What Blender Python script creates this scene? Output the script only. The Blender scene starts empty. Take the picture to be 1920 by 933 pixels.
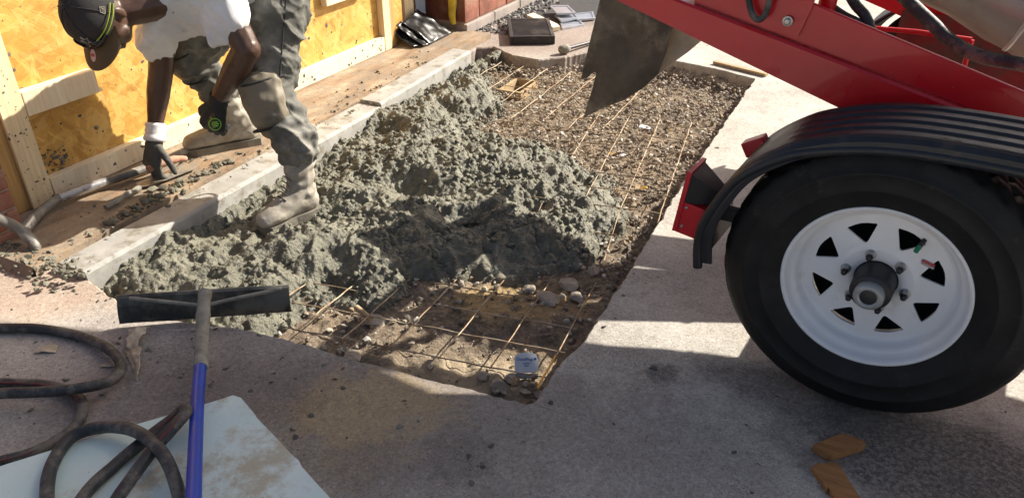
import bpy, bmesh, math, random
import numpy as np
from mathutils import Vector, Matrix, noise
from mathutils.geometry import delaunay_2d_cdt
R = math.radians
random.seed(7); rng = np.random.default_rng(7)
scene = bpy.context.scene
col = scene.collection

# ------------------------------------------------------------ camera, sky, sun, exposure
F, PITCH, CAMH = 1449.0, R(30.39), 1.356
cam = bpy.data.cameras.new('camera'); cam_o = bpy.data.objects.new('camera', cam); col.objects.link(cam_o)
cam_o.location = (0, 0, CAMH); cam_o.rotation_euler = (math.pi/2 - PITCH, 0, 0)
cam.sensor_width = 36; cam.lens = F/1920*36; cam.clip_start = .05; cam.clip_end = 300
scene.camera = cam_o
SUN_AZ, SUN_EL = 28.0, 36.0            # azimuth measured from +X towards +Y
world = bpy.data.worlds.new('World'); scene.world = world; world.use_nodes = True
wt = world.node_tree; wt.nodes.clear()
sky = wt.nodes.new('ShaderNodeTexSky'); sky.sky_type = 'NISHITA'; sky.sun_disc = False
sky.sun_elevation = R(SUN_EL); sky.sun_rotation = R(90 - SUN_AZ)
sky.dust_density = 4.; sky.ozone_density = .4; sky.air_density = .9
bg = wt.nodes.new('ShaderNodeBackground'); bg.inputs['Strength'].default_value = .070
wo = wt.nodes.new('ShaderNodeOutputWorld')
wt.links.new(sky.outputs[0], bg.inputs[0]); wt.links.new(bg.outputs[0], wo.inputs[0])
sun = bpy.data.lights.new('sun', 'SUN'); sun.energy = 5.0; sun.angle = R(.53); sun.color = (1, .93, .82)
sun_o = bpy.data.objects.new('sun', sun); col.objects.link(sun_o)
sd = Vector((math.cos(R(SUN_AZ))*math.cos(R(SUN_EL)), math.sin(R(SUN_AZ))*math.cos(R(SUN_EL)), math.sin(R(SUN_EL))))
sun_o.rotation_euler = sd.to_track_quat('Z', 'Y').to_euler()
vs = scene.view_settings; vs.view_transform = 'Standard'; vs.look = 'None'; vs.exposure = .95; vs.gamma = 1
vs.use_curve_mapping = False
scene.render.engine = 'CYCLES'; scene.cycles.use_denoising = True
scene.cycles.max_bounces = 6; scene.cycles.diffuse_bounces = 3; scene.cycles.adaptive_threshold = .02

# ------------------------------------------------------------ layout helpers (photo measurements -> world)
CF = np.array([0, math.cos(PITCH), -math.sin(PITCH)]); CR = np.array([1., 0, 0]); CU = np.array([0, math.sin(PITCH), math.cos(PITCH)])
CO = np.array([0, 0, CAMH])
def ray(x, y): return (x-960)/F*CR + (466.5-y)/F*CU + CF
def gp(x, y, z=0.):                       # point at height z
    r = ray(x, y); return CO + r*(z-CAMH)/r[2]
def onpl(x, y, p, n):
    r = ray(x, y); return CO + r*(np.dot(np.array(p)-CO, n)/np.dot(r, n))
WZ = .04
WA = gp(105, 372, WZ); _b = gp(730, 92, WZ); WU = (_b-WA)/np.linalg.norm(_b-WA); WM = np.array([WU[1], -WU[0], 0])
def wl(u, m, z): return WA*np.array([1, 1, 0]) + WU*u + WM*m + np.array([0, 0, z])     # wall frame: along, out of wall, up
def um(P): d = np.asarray(P)-WA; return float(d@WU), float(d@WM)
def wp(x, y, m): return onpl(x, y, WA+WM*m, WM)
TWC = np.array([.84, 1.5106, 0.]); TN = np.array([math.cos(-2.1338), math.sin(-2.1338), 0]); TL = np.array([-TN[1], TN[0], 0])
def tl(s, n, z): return TWC + TL*s + TN*n + np.array([0, 0, z])                       # trailer frame: along, outwards, up
UP = np.array([0, 0, 1.])
def unit(v): v = np.asarray(v, float); return v/np.linalg.norm(v)

# ------------------------------------------------------------ node helpers
class NT:
    def __init__(s, name, disp=False):
        s.m = bpy.data.materials.new(name); s.m.use_nodes = True; s.t = s.m.node_tree; s.t.nodes.clear()
        s.out = s.t.nodes.new('ShaderNodeOutputMaterial'); s.b = s.t.nodes.new('ShaderNodeBsdfPrincipled')
        s.t.links.new(s.b.outputs[0], s.out.inputs[0]); s.co = s.t.nodes.new('ShaderNodeTexCoord').outputs['Object']
    def lk(s, a, b): s.t.links.new(a, b)
    def put(s, sock, v):
        if hasattr(v, 'is_output'): s.lk(v, sock)
        elif isinstance(v, (tuple, list)) and len(v) == 3 and sock.type == 'RGBA': sock.default_value = (*v, 1)
        else: sock.default_value = v
    def mapping(s, vec=None, scale=(1, 1, 1), rot=(0, 0, 0), loc=(0, 0, 0)):
        n = s.t.nodes.new('ShaderNodeMapping'); s.lk(vec or s.co, n.inputs[0])
        n.inputs['Scale'].default_value = scale; n.inputs['Rotation'].default_value = rot; n.inputs['Location'].default_value = loc
        return n.outputs[0]
    def noise(s, scale, detail=3, rough=.55, vec=None, dist=0, colr=False):
        n = s.t.nodes.new('ShaderNodeTexNoise'); s.lk(vec or s.co, n.inputs['Vector'])
        n.inputs['Scale'].default_value = scale; n.inputs['Detail'].default_value = detail; n.inputs['Roughness'].default_value = rough; n.inputs['Distortion'].default_value = dist
        return n.outputs[1 if colr else 0]
    def vor(s, scale, vec=None, feat='F1', out='Distance', rnd=1):
        n = s.t.nodes.new('ShaderNodeTexVoronoi'); n.feature = feat; s.lk(vec or s.co, n.inputs['Vector']); n.inputs['Scale'].default_value = scale
        n.inputs['Randomness'].default_value = rnd
        return n.outputs[out]
    def ramp(s, fac, stops, interp='LINEAR'):
        n = s.t.nodes.new('ShaderNodeValToRGB'); s.lk(fac, n.inputs[0]); e = n.color_ramp.elements; n.color_ramp.interpolation = interp
        while len(e) < len(stops): e.new(.5)
        for k, (p, c) in enumerate(stops):
            e[k].position = p; e[k].color = (*c, 1) if isinstance(c, (tuple, list)) else (c, c, c, 1)
        return n.outputs[0]
    def mix(s, fac, a, b, mode='MIX'):
        n = s.t.nodes.new('ShaderNodeMix'); n.data_type = 'RGBA'; n.blend_type = mode
        s.put(n.inputs[0], fac); s.put(n.inputs[6], a); s.put(n.inputs[7], b); return n.outputs[2]
    def math(s, op, a, b=0., c=0.):
        n = s.t.nodes.new('ShaderNodeMath'); n.operation = op; s.put(n.inputs[0], a); s.put(n.inputs[1], b); s.put(n.inputs[2], c); return n.outputs[0]
    def step(s, v, lo, hi):
        n = s.t.nodes.new('ShaderNodeMapRange'); n.interpolation_type = 'SMOOTHSTEP'; s.put(n.inputs[0], v)
        n.inputs[1].default_value = lo; n.inputs[2].default_value = hi; return n.outputs[0]
    def bump(s, h, strength=.5, dist=.01, nrm=None):
        n = s.t.nodes.new('ShaderNodeBump'); n.inputs['Strength'].default_value = strength; n.inputs['Distance'].default_value = dist
        s.lk(h, n.inputs['Height'])
        if nrm: s.lk(nrm, n.inputs['Normal'])
        return n.outputs[0]
    def blob(s, P, r, wob=.5, nscale=6, sx=1, sy=1, ang=0):      # 1 inside a ragged patch round P, 0 outside
        v = s.mapping(loc=tuple(-np.asarray(P)))
        v = s.mapping(v, rot=(0, 0, -ang)); v = s.mapping(v, scale=(1/(r*sx), 1/(r*sy), 0))
        n = s.t.nodes.new('ShaderNodeVectorMath'); n.operation = 'LENGTH'; s.lk(v, n.inputs[0])
        d = s.math('ADD', n.outputs['Value'], s.math('MULTIPLY', s.math('SUBTRACT', s.noise(nscale, 5, .65), .5), wob*2))
        return s.math('SUBTRACT', 1., s.step(d, .55, 1.1))
    def islands(s):
        n = s.t.nodes.new('ShaderNodeNewGeometry'); return n.outputs['Random Per Island']
    def set(s, base=None, rough=None, metal=None, nrm=None, **kw):
        if base is not None: s.put(s.b.inputs['Base Color'], base)
        if rough is not None: s.put(s.b.inputs['Roughness'], rough)
        if metal is not None: s.put(s.b.inputs['Metallic'], metal)
        if nrm is not None: s.lk(nrm, s.b.inputs['Normal'])
        for k, v in kw.items(): s.put(s.b.inputs[k.replace('_', ' ')], v)
        return s.m

def simple(name, c, rough=.6, var=.25, scale=12, metal=0, bump=.15, bs=80, dirt=None, dirt_amt=.5, dscale=5, spec=None, coat=0):
    n = NT(name)
    c2 = tuple(max(0, x*(1-var)) for x in c); c3 = tuple(min(1, x*(1+var)) for x in c)
    f = n.noise(scale, 5, .6)
    base = n.ramp(f, [(.3, c2), (.7, c3)])
    rr = n.math('MULTIPLY_ADD', n.noise(scale*2, 3), .25, rough-.12)
    if dirt:
        d = n.math('MULTIPLY', n.step(n.noise(dscale, 6, .7), .62-dirt_amt*.35, .8-dirt_amt*.25), 1.)
        base = n.mix(d, base, dirt); rr = n.math('MAXIMUM', rr, n.math('MULTIPLY', d, .85))
    kw = {}
    if coat: kw['Coat_Weight'] = coat
    m = n.set(base, rr, metal, n.bump(n.noise(bs, 4, .6), bump, .004) if bump else None, **kw)
    if spec is not None: n.b.inputs['Specular IOR Level'].default_value = spec
    return m

# ------------------------------------------------------------ mesh helpers
class MB:
    def __init__(s): s.v = []; s.f = []; s.sm = []
    def add(s, vs_, fs, smooth=False):
        o = len(s.v); s.v.extend([tuple(map(float, p)) for p in vs_]); s.f.extend([tuple(i+o for i in f) for f in fs]); s.sm.extend([smooth]*len(fs)); return s
    def box(s, c, ax, hs, bev=0.):            # ax: three unit axes
        c = np.asarray(c, float); ax = [unit(a) for a in ax]
        if bev <= 0:
            vs_ = [c + ax[0]*hs[0]*i + ax[1]*hs[1]*j + ax[2]*hs[2]*k for i in (-1, 1) for j in (-1, 1) for k in (-1, 1)]
            fs = [(0, 1, 3, 2), (4, 6, 7, 5), (0, 4, 5, 1), (2, 3, 7, 6), (0, 2, 6, 4), (1, 5, 7, 3)]
            return s.add(vs_, fs)
        bm = bmesh.new(); bmesh.ops.create_cube(bm, size=2)
        for v in bm.verts: v.co = Vector((v.co.x*hs[0], v.co.y*hs[1], v.co.z*hs[2]))
        bmesh.ops.bevel(bm, geom=bm.edges[:], offset=bev, segments=2, profile=.5, affect='EDGES')
        bm.verts.index_update()
        vs_ = [c + ax[0]*v.co.x + ax[1]*v.co.y + ax[2]*v.co.z for v in bm.verts]; fs = [[v.index for v in f.verts] for f in bm.faces]
        bm.free(); return s.add(vs_, fs)
    def tube(s, pts, r, seg=12, caps=True, smooth=True):
        pts = [np.asarray(p, float) for p in pts]; n = len(pts); rs = r if hasattr(r, '__len__') else [r]*n
        t = [unit(pts[min(i+1, n-1)]-pts[max(i-1, 0)]) for i in range(n)]
        a = unit(np.cross(t[0], UP if abs(t[0][2]) < .9 else np.array([1., 0, 0]))); vs_ = []
        for i in range(n):
            a = unit(a - t[i]*np.dot(a, t[i])); b = np.cross(t[i], a)
            for k in range(seg):
                w = 2*math.pi*k/seg; vs_.append(pts[i] + (a*math.cos(w)+b*math.sin(w))*rs[i])
        fs = [(i*seg+k, i*seg+(k+1) % seg, (i+1)*seg+(k+1) % seg, (i+1)*seg+k) for i in range(n-1) for k in range(seg)]
        s.add(vs_, fs, smooth)
        if caps: s.add(vs_[:seg], [tuple(range(seg))[::-1]]); s.add(vs_[-seg:], [tuple(range(seg))])
        return s
    def lathe(s, prof, c, axis, seg=96, smooth=True, ref=UP, close=False):   # prof: (radius, offset along axis)
        c = np.asarray(c, float); ax = unit(axis); a = unit(np.cross(ax, ref)); b = np.cross(ax, a); n = len(prof); vs_ = []
        for r, h in prof:
            for k in range(seg):
                w = 2*math.pi*k/seg; vs_.append(c + ax*h + (a*math.cos(w)+b*math.sin(w))*r)
        rg = range(n) if close else range(n-1)
        fs = [(i*seg+k, i*seg+(k+1) % seg, ((i+1) % n)*seg+(k+1) % seg, ((i+1) % n)*seg+k) for i in rg for k in range(seg)]
        return s.add(vs_, fs, smooth)
    def prism(s, poly, o, ax, ay, th, smooth=False):      # outline in (ax, ay) from o, extruded by th along ax x ay
        o = np.asarray(o, float); ax = unit(ax); ay = unit(ay); az = np.cross(ax, ay); n = len(poly)
        vs_ = [o+ax*p[0]+ay*p[1] for p in poly] + [o+ax*p[0]+ay*p[1]+az*th for p in poly]
        fs = [tuple(range(n))[::-1], tuple(range(n, 2*n))] + [(i, (i+1) % n, n+(i+1) % n, n+i) for i in range(n)]
        return s.add(vs_, fs, smooth)
    def mesh(s, name, off=(0, 0, 0)):
        me = bpy.data.meshes.new(name); o = np.asarray(off, float)
        me.from_pydata([tuple(np.asarray(p)-o) for p in s.v], [], s.f); me.polygons.foreach_set('use_smooth', s.sm); me.update()
        bm = bmesh.new(); bm.from_mesh(me); bmesh.ops.recalc_face_normals(bm, faces=bm.faces[:]); bm.to_mesh(me); bm.free(); return me
def wloc(o):
    l = Vector(o.location)
    while o.parent: o = o.parent; l += Vector(o.location)
    return l
def link(name, me, mat, parent=None, loc=None):
    if mat is not None and len(me.materials) == 0: me.materials.append(mat)
    o = bpy.data.objects.new(name, me); col.objects.link(o)
    if parent: o.parent = parent
    if loc is not None: o.location = loc
    return o
def part(name, mb, mat, parent):            # a part: world-space mesh hung under its thing
    return link(name, mb.mesh(name, wloc(parent)), mat, parent)
def tag(o, label, cat, group=None, kind=None):
    o['label'] = label
    if cat: o['category'] = cat
    if group: o['group'] = group
    if kind: o['kind'] = kind
    return o
def thing(name, label, cat, loc, group=None):
    o = bpy.data.objects.new(name, None); col.objects.link(o); o.location = tuple(map(float, loc)); o.empty_display_size = .1
    return tag(o, label, cat, group)
def single(name, mb, mat, label, cat, loc=(0, 0, 0), group=None, kind=None):
    loc = tuple(map(float, loc)); return tag(link(name, mb.mesh(name, loc), mat, None, loc), label, cat, group, kind)
def struct(name, me, mat): o = link(name, me, mat); o['kind'] = 'structure'; return o
def spline(pts, n=8, closed=False):
    P = [np.asarray(p, float) for p in pts]; out = []; N = len(P)
    for i in range(N-1):
        p0 = P[max(i-1, 0)]; p1 = P[i]; p2 = P[i+1]; p3 = P[min(i+2, N-1)]
        for k in range(n):
            t = k/n; out.append(.5*((2*p1)+(-p0+p2)*t+(2*p0-5*p1+4*p2-p3)*t*t+(-p0+3*p1-3*p2+p3)*t**3))
    out.append(P[-1]); return out
def npmesh(name, v, f, smooth=True):
    me = bpy.data.meshes.new(name); f = np.asarray(f, np.int32); v = np.asarray(v, np.float32)
    me.vertices.add(len(v)); me.vertices.foreach_set('co', v.ravel()); k = f.shape[1]
    me.loops.add(f.size); me.loops.foreach_set('vertex_index', f.ravel()); me.polygons.add(len(f))
    me.polygons.foreach_set('loop_start', np.arange(0, f.size, k, dtype=np.int32)); me.polygons.foreach_set('loop_total', np.full(len(f), k, np.int32))
    me.polygons.foreach_set('use_smooth', np.full(len(f), smooth)); me.update(calc_edges=True); me.validate(); return me
def inpoly(x, y, poly):
    x = np.asarray(x); y = np.asarray(y); c = np.zeros(x.shape, bool); n = len(poly)
    for i in range(n):
        x0, y0 = poly[i]; x1, y1 = poly[(i+1) % n]
        if y0 == y1: continue
        c ^= ((y0 > y) != (y1 > y)) & (x < (x1-x0)*(y-y0)/(y1-y0)+x0)
    return c
def polydist(x, y, poly):
    d = np.full(np.shape(x), 9.); n = len(poly)
    for i in range(n):
        a = np.array(poly[i]); b = np.array(poly[(i+1) % n]); e = b-a; L = max(e@e, 1e-12)
        t = np.clip(((x-a[0])*e[0]+(y-a[1])*e[1])/L, 0, 1); d = np.minimum(d, np.hypot(x-a[0]-t*e[0], y-a[1]-t*e[1]))
    return d
def vnoise(x, y, s, seed):                 # smooth value noise in numpy, 0..1
    r = np.random.default_rng(seed); T = r.random((256, 256)); X = np.asarray(x)*s; Y = np.asarray(y)*s
    i = np.floor(X).astype(int); j = np.floor(Y).astype(int); fx = X-i; fy = Y-j; fx = fx*fx*(3-2*fx); fy = fy*fy*(3-2*fy)
    g = lambda a, b: T[a % 256, b % 256]
    return (g(i, j)*(1-fx)+g(i+1, j)*fx)*(1-fy)+(g(i, j+1)*(1-fx)+g(i+1, j+1)*fx)*fy
def fbm(x, y, s, seed, o=4): return sum(vnoise(x, y, s*2**k, seed+k)*.5**k for k in range(o))/sum(.5**k for k in range(o))
_ico = bmesh.new(); bmesh.ops.create_icosphere(_ico, subdivisions=1, radius=1)
IV = np.array([v.co[:] for v in _ico.verts]); IF = np.array([[v.index for v in f.verts] for f in _ico.faces]); _ico.free()
_ico = bmesh.new(); bmesh.ops.create_icosphere(_ico, subdivisions=2, radius=1)
IV2 = np.array([v.co[:] for v in _ico.verts]); IF2 = np.array([[v.index for v in f.verts] for f in _ico.faces]); _ico.free()
def rocks(P, rad, flat=.7, jit=.28, hi=False, seed=1):       # many little angular stones as one vertex array
    V0, F0 = (IV2, IF2) if hi else (IV, IF)
    r = np.random.default_rng(seed); n = len(P); k = len(V0)
    v = np.repeat(V0[None], n, 0)*(1+r.normal(0, jit, (n, k, 1)).clip(-.5, .6))
    v *= r.uniform(.6, 1.25, (n, 1, 3)); v[:, :, 2] *= flat
    a = r.uniform(0, 6.283, (n, 1)); b = r.normal(0, .5, (n, 1))
    x = v[:, :, 0]; y = v[:, :, 1]*np.cos(b)-v[:, :, 2]*np.sin(b); z = v[:, :, 1]*np.sin(b)+v[:, :, 2]*np.cos(b)
    w = np.stack([x*np.cos(a)-y*np.sin(a), x*np.sin(a)+y*np.cos(a), z], -1)*np.asarray(rad)[:, None, None]+np.asarray(P)[:, None, :]
    f = (F0[None]+(np.arange(n)*k)[:, None, None]).reshape(-1, 3)
    return w.reshape(-1, 3), f
def hull_of(balls):                        # convex hull of spheres / ellipsoids: (centre, radius or 3x3)
    P = []
    for c, r in balls:
        A = np.eye(3)*r if np.ndim(r) == 0 else np.asarray(r); P.append(IV2@A.T+np.asarray(c))
    P = np.concatenate(P); bm = bmesh.new(); vs_ = [bm.verts.new(p) for p in P]
    res = bmesh.ops.convex_hull(bm, input=vs_); bmesh.ops.delete(bm, geom=[g for g in set(res['geom_interior']+res['geom_unused']) if isinstance(g, bmesh.types.BMVert)], context='VERTS')
    bm.verts.index_update(); v = np.array([q.co[:] for q in bm.verts]); f = [[q.index for q in g.verts] for g in bm.faces]; bm.free(); return v, f
def cap(p0, r0, p1, r1): return hull_of([(p0, r0), (p1, r1)])
def fuse(name, hulls, voxel, smooth=6, fn=None, off=(0, 0, 0)):     # one continuous skin over overlapping volumes
    mb = MB()
    for v, f in hulls: mb.add(v, f)
    me = bpy.data.meshes.new('tmp'); me.from_pydata(mb.v, [], mb.f); o = bpy.data.objects.new('tmp', me); col.objects.link(o)
    r = o.modifiers.new('r', 'REMESH'); r.mode = 'VOXEL'; r.voxel_size = voxel
    if smooth: s = o.modifiers.new('s', 'SMOOTH'); s.iterations = smooth; s.factor = .5
    dg = bpy.context.evaluated_depsgraph_get(); out = bpy.data.meshes.new_from_object(o.evaluated_get(dg)); bpy.data.objects.remove(o); bpy.data.meshes.remove(me)
    n = len(out.vertices); co = np.empty(n*3); out.vertices.foreach_get('co', co); co = co.reshape(-1, 3)
    if fn is not None:
        nr = np.empty(n*3); out.vertices.foreach_get('normal', nr); co = fn(co, nr.reshape(-1, 3))
    co = co-np.asarray(off); out.vertices.foreach_set('co', co.ravel()); out.polygons.foreach_set('use_smooth', [True]*len(out.polygons)); out.update(); out.name = name
    return out
def nz(co, s, seed=0):                      # 3D noise per vertex
    o = Vector((seed*7.1, seed*3.3, seed*1.7)); return np.array([noise.noise(Vector(p)*s+o) for p in co])
def ell(ax, ay, az, a, b, c): return np.stack([unit(ax)*a, unit(ay)*b, unit(az)*c], 1)

# ------------------------------------------------------------ materials
def m_pavement():
    n = NT('pavement_concrete')
    base = n.ramp(n.noise(2.2, 6, .6), [(.3, (.42, .392, .345)), (.7, (.56, .53, .47))])
    fine = n.noise(190, 5, .75); base = n.mix(n.step(fine, .38, .60), n.mix(n.math('MULTIPLY', n.step(n.noise(3.2, 4), .35, .65), .62), base, (.16, .138, .115)), base)
    base = n.mix(n.math('MULTIPLY', n.step(n.noise(11, 7, .8), .52, .64), .42), base, (.22, .185, .15))
    base = n.mix(n.math('MULTIPLY', n.step(n.noise(260, 3, .7), .60, .68), n.step(n.noise(4, 3), .4, .6)), base, (.09, .078, .068))
    base = n.mix(n.math('MULTIPLY', n.step(n.noise(420, 2), .58, .7), .45), base, (.62, .59, .55))
    sp = n.step(n.vor(95), .0, .16); base = n.mix(n.math('MULTIPLY', n.math('SUBTRACT', 1., sp), n.step(n.noise(7, 4), .5, .7)), base, (.07, .062, .055))
    grit = n.math('MULTIPLY_ADD', n.step(n.noise(75, 6, .8), .40, .58), .4, .6)
    def st(P, r, c, amt, **k):
        nonlocal base; base = n.mix(n.math('MULTIPLY', n.math('MULTIPLY', n.blob(P, r, **k), grit), amt), base, c)
    st(gp(520, 780), .62, (.19, .155, .135), .75, sx=1.2, sy=.6, nscale=5)
    st(gp(640, 720), .4, (.17, .14, .12), .55, sx=1.3, sy=.55, nscale=9)
    st(gp(300, 700), .5, (.26, .22, .20), .6, nscale=4)
    st(gp(700, 770), .19, (.44, .32, .16), 1., wob=1.2, nscale=11, sx=1.3, sy=.9); st(gp(680, 745), .08, (.50, .40, .24), .7, wob=1.2, nscale=26)
    st(gp(690, 850), .13, (.24, .18, .12), .7, wob=.7, nscale=18)
    st(gp(60, 530), .45, (.40, .27, .19), .7, sx=.9, sy=.6, nscale=6)
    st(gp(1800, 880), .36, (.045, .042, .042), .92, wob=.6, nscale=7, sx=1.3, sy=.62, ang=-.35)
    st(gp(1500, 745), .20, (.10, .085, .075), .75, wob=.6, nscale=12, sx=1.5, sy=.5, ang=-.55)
    st(gp(1240, 700), .05, (.07, .06, .055), .7, wob=1., nscale=35)
    st(gp(860, 850), .10, (.09, .08, .075), .75, wob=1.1, nscale=30)
    st(gp(880, 690), .3, (.22, .19, .175), .6, wob=.6, nscale=9, sx=1.3, sy=.4, ang=-.35)
    st(gp(690, 765), .15, (.46, .34, .17), 1.3, wob=1.0, nscale=13, sx=1.35, sy=.9); st(gp(1000, 60), .8, (.24, .17, .14), .8, wob=.5, nscale=3)
    st(gp(1040, 10), .7, (.05, .05, .052), .8, wob=.3, nscale=5)
    c1_, c2_ = gp(1000, 756), gp(1050, 774); st((c1_+c2_)/2, float(np.linalg.norm(c2_-c1_))/2, (.02, .018, .016), 1.6, wob=.06, nscale=30, sx=1.5, sy=.035, ang=math.atan2(c2_[1]-c1_[1], c2_[0]-c1_[0]))
    st(gp(820, 800), .5, (.24, .205, .17), .5, wob=1.0, nscale=16, sx=1.4, sy=.6); st(gp(420, 740), .3, (.15, .12, .10), .5, wob=1.1, nscale=22, sx=1.2, sy=.5); st(gp(1150, 860), .5, (.27, .24, .21), .5, wob=1.1, nscale=10, sx=1.2, sy=.6)
    base = n.mix(n.math('MULTIPLY', n.step(n.vor(210), .0, .22), -1.) if False else n.math('MULTIPLY', n.math('SUBTRACT', 1., n.step(n.vor(130), .08, .30)), n.math('MULTIPLY', n.step(n.noise(5, 5, .7), .42, .6), .55)), base, (.11, .095, .08))
    spk = n.step(n.noise(34, 3, .6), .64, .69); base = n.mix(n.math('MULTIPLY', spk, n.step(n.noise(2.6, 3), .5, .62)), base, (.075, .068, .058))
    for sc_, lo_, hi_ in ((230, .74, 1.20), (95, .87, 1.08)):           # sand and aggregate showing in the worn face
        sep = n.t.nodes.new('ShaderNodeSeparateColor'); n.lk(n.vor(sc_, out='Color'), sep.inputs[0])
        base = n.mix(1., base, n.ramp(sep.outputs[0], [(0, lo_), (.18, (lo_+1)/2), (.4, .98), (.8, 1.02), (1, hi_)]), 'MULTIPLY')
    h = n.math('ADD', n.math('MULTIPLY', fine, .7), n.noise(45, 4, .6))
    return n.set(base, n.math('MULTIPLY_ADD', n.noise(5, 3), .2, .75), 0, n.bump(h, .35, .005))
def m_wet():
    n = NT('wet_concrete')
    b = n.ramp(n.noise(9, 6, .65), [(.3, (.092, .088, .062)), (.7, (.225, .216, .160))])
    b = n.mix(n.math('MULTIPLY', n.step(n.noise(130, 3, .6), .5, .68), .4), b, (.27, .26, .20))
    b = n.mix(n.math('MULTIPLY', n.step(n.noise(3, 4), .55, .75), .4), b, (.20, .18, .125))
    h = n.math('ADD', n.noise(150, 5, .7), n.math('MULTIPLY', n.vor(120, feat='SMOOTH_F1'), -.8))
    return n.set(b, n.math('MULTIPLY_ADD', n.noise(30, 3), .40, .30), 0, n.bump(h, .9, .006))
def m_bed():
    n = NT('trench_soil')
    b = n.ramp(n.noise(5, 7, .7), [(.3, (.10, .074, .054)), (.5, (.22, .166, .112)), (.72, (.33, .245, .15))])
    b = n.mix(n.step(n.noise(75, 4, .6), .46, .64), b, n.mix(.5, b, (.42, .36, .28)))
    b = n.mix(n.math('MULTIPLY', n.blob(gp(960, 560, -.09), .2, wob=.7, nscale=12, sx=1.3, sy=.7), .8), b, (.50, .35, .16))
    b = n.mix(n.math('MULTIPLY', n.blob(gp(860, 700, -.09), .2, wob=.6, nscale=12, sx=1.3, sy=.6), .8), b, (.46, .37, .25))
    return n.set(b, .92, 0, n.bump(n.math('ADD', n.noise(120, 5, .7), n.noise(40, 4)), .9, .012))
def m_rocks(name, stops, bs=160):
    n = NT(name); b = n.ramp(n.islands(), stops, 'CONSTANT')
    b = n.mix(n.math('MULTIPLY', n.noise(60, 4), .55), b, n.mix(.35, b, (.10, .09, .075)))
    return n.set(b, .85, 0, n.bump(n.noise(bs, 4, .7), .5, .004))
def m_wood(name, c1, c2, grain=(2, 60, 60), rot=0., stain=None, amt=.4, knots=True):
    n = NT(name); v = n.mapping(rot=(0, 0, rot)); v2 = n.mapping(v, scale=grain)
    g = n.noise(1.6, 5, .6, v2, .6); b = n.ramp(g, [(.3, c1), (.72, c2)])
    b = n.mix(n.math('MULTIPLY', n.step(n.noise(8, 4, .6, n.mapping(v, scale=(1, 6, 6))), .5, .8), .4), b, c1)
    if knots:
        k = n.vor(3.1, n.mapping(v, scale=(1, 2.2, 2.2))); b = n.mix(n.math('SUBTRACT', 1., n.step(k, .045, .10)), b, tuple(x*.35 for x in c1))
    if stain: b = n.mix(n.math('MULTIPLY', n.step(n.noise(6, 6, .7), .5, .72), amt), b, stain)
    b = n.mix(n.step(n.noise(55, 3, .6), .70, .74), b, (.10, .095, .08))
    return n.set(b, .75, 0, n.bump(g, .25, .003))
def m_osb():
    n = NT('strand_board'); ang = math.atan2(WU[1], WU[0]); v0 = n.mapping(rot=(0, 0, -ang))
    cols = [(.34, .16, .03), (.56, .30, .055), (.70, .42, .10), (.80, .55, .19), (.48, .24, .04)]
    b = n.ramp(n.noise(3.5, 5, .6), [(.3, (.44, .235, .045)), (.7, (.68, .43, .12))]); hs = None
    for k, (a, sx, sz, thr) in enumerate([(.5, 7, 30, .0), (-.6, 8, 34, .35), (1.35, 9, 30, .5), (.15, 8, 38, .55), (2.2, 10, 40, .6)]):
        dv = n.t.nodes.new('ShaderNodeVectorMath'); dv.operation = 'ADD'; n.lk(v0, dv.inputs[0])
        wv = n.t.nodes.new('ShaderNodeVectorMath'); wv.operation = 'SCALE'; n.lk(n.noise(9, 3, colr=True), wv.inputs[0]); wv.inputs['Scale'].default_value = .06; n.lk(wv.outputs[0], dv.inputs[1])
        v = n.mapping(n.mapping(dv.outputs[0], rot=(0, a, 0), loc=(k*1.7, k*.3, k*.9)), scale=(sx, .01, sz))
        c = n.vor(1., v, out='Color'); d = n.vor(1., v, feat='DISTANCE_TO_EDGE')
        sep = n.t.nodes.new('ShaderNodeSeparateColor'); n.lk(c, sep.inputs[0])
        cc = n.ramp(sep.outputs[0], [(0, cols[0]), (.25, cols[1]), (.5, cols[2]), (.8, cols[3]), (1, cols[4])])
        msk = n.math('MULTIPLY', n.step(sep.outputs[1], thr, thr+.02), n.step(d, .01, .05))
        b = n.mix(n.math('MULTIPLY', msk, .52), b, cc); h = n.math('MULTIPLY', msk, sep.outputs[2]); hs = h if hs is None else n.math('ADD', hs, h)
    b = n.mix(n.step(n.noise(38, 3, .7), .68, .72), b, (.13, .12, .10))
    b = n.mix(n.math('MULTIPLY', n.noise(70, 3), .3), b, (.40, .19, .03))
    return n.set(b, .55, 0, n.bump(hs, .18, .003))
def m_form():
    n = NT('galvanised_form')
    b = n.ramp(n.noise(7, 6, .65), [(.3, (.30, .295, .275)), (.7, (.50, .495, .465))])
    b = n.mix(n.math('MULTIPLY', n.step(n.noise(10, 7, .75), .49, .62), .8), b, (.22, .20, .155))
    return n.set(b, n.math('MULTIPLY_ADD', n.noise(20, 3), .3, .4), .15, n.bump(n.noise(60, 4), .2, .003))
def m_sill():
    n = NT('dirty_sill'); ang = math.atan2(WU[1], WU[0]); v = n.mapping(n.mapping(rot=(0, 0, -ang)), scale=(1, 3.5, 1))
    b = n.ramp(n.noise(3.4, 6, .62, v), [(.3, (.12, .078, .050)), (.48, (.30, .205, .125)), (.66, (.42, .345, .25))])
    b = n.mix(n.math('MULTIPLY', n.step(n.noise(9, 8, .8), .44, .56), .8), b, (.25, .205, .155))
    b = n.mix(n.math('MULTIPLY', n.step(n.noise(55, 4, .7), .60, .66), .8), b, (.12, .10, .075))
    return n.set(b, .7, 0, n.bump(n.noise(50, 5, .7), .5, .006))
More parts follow.
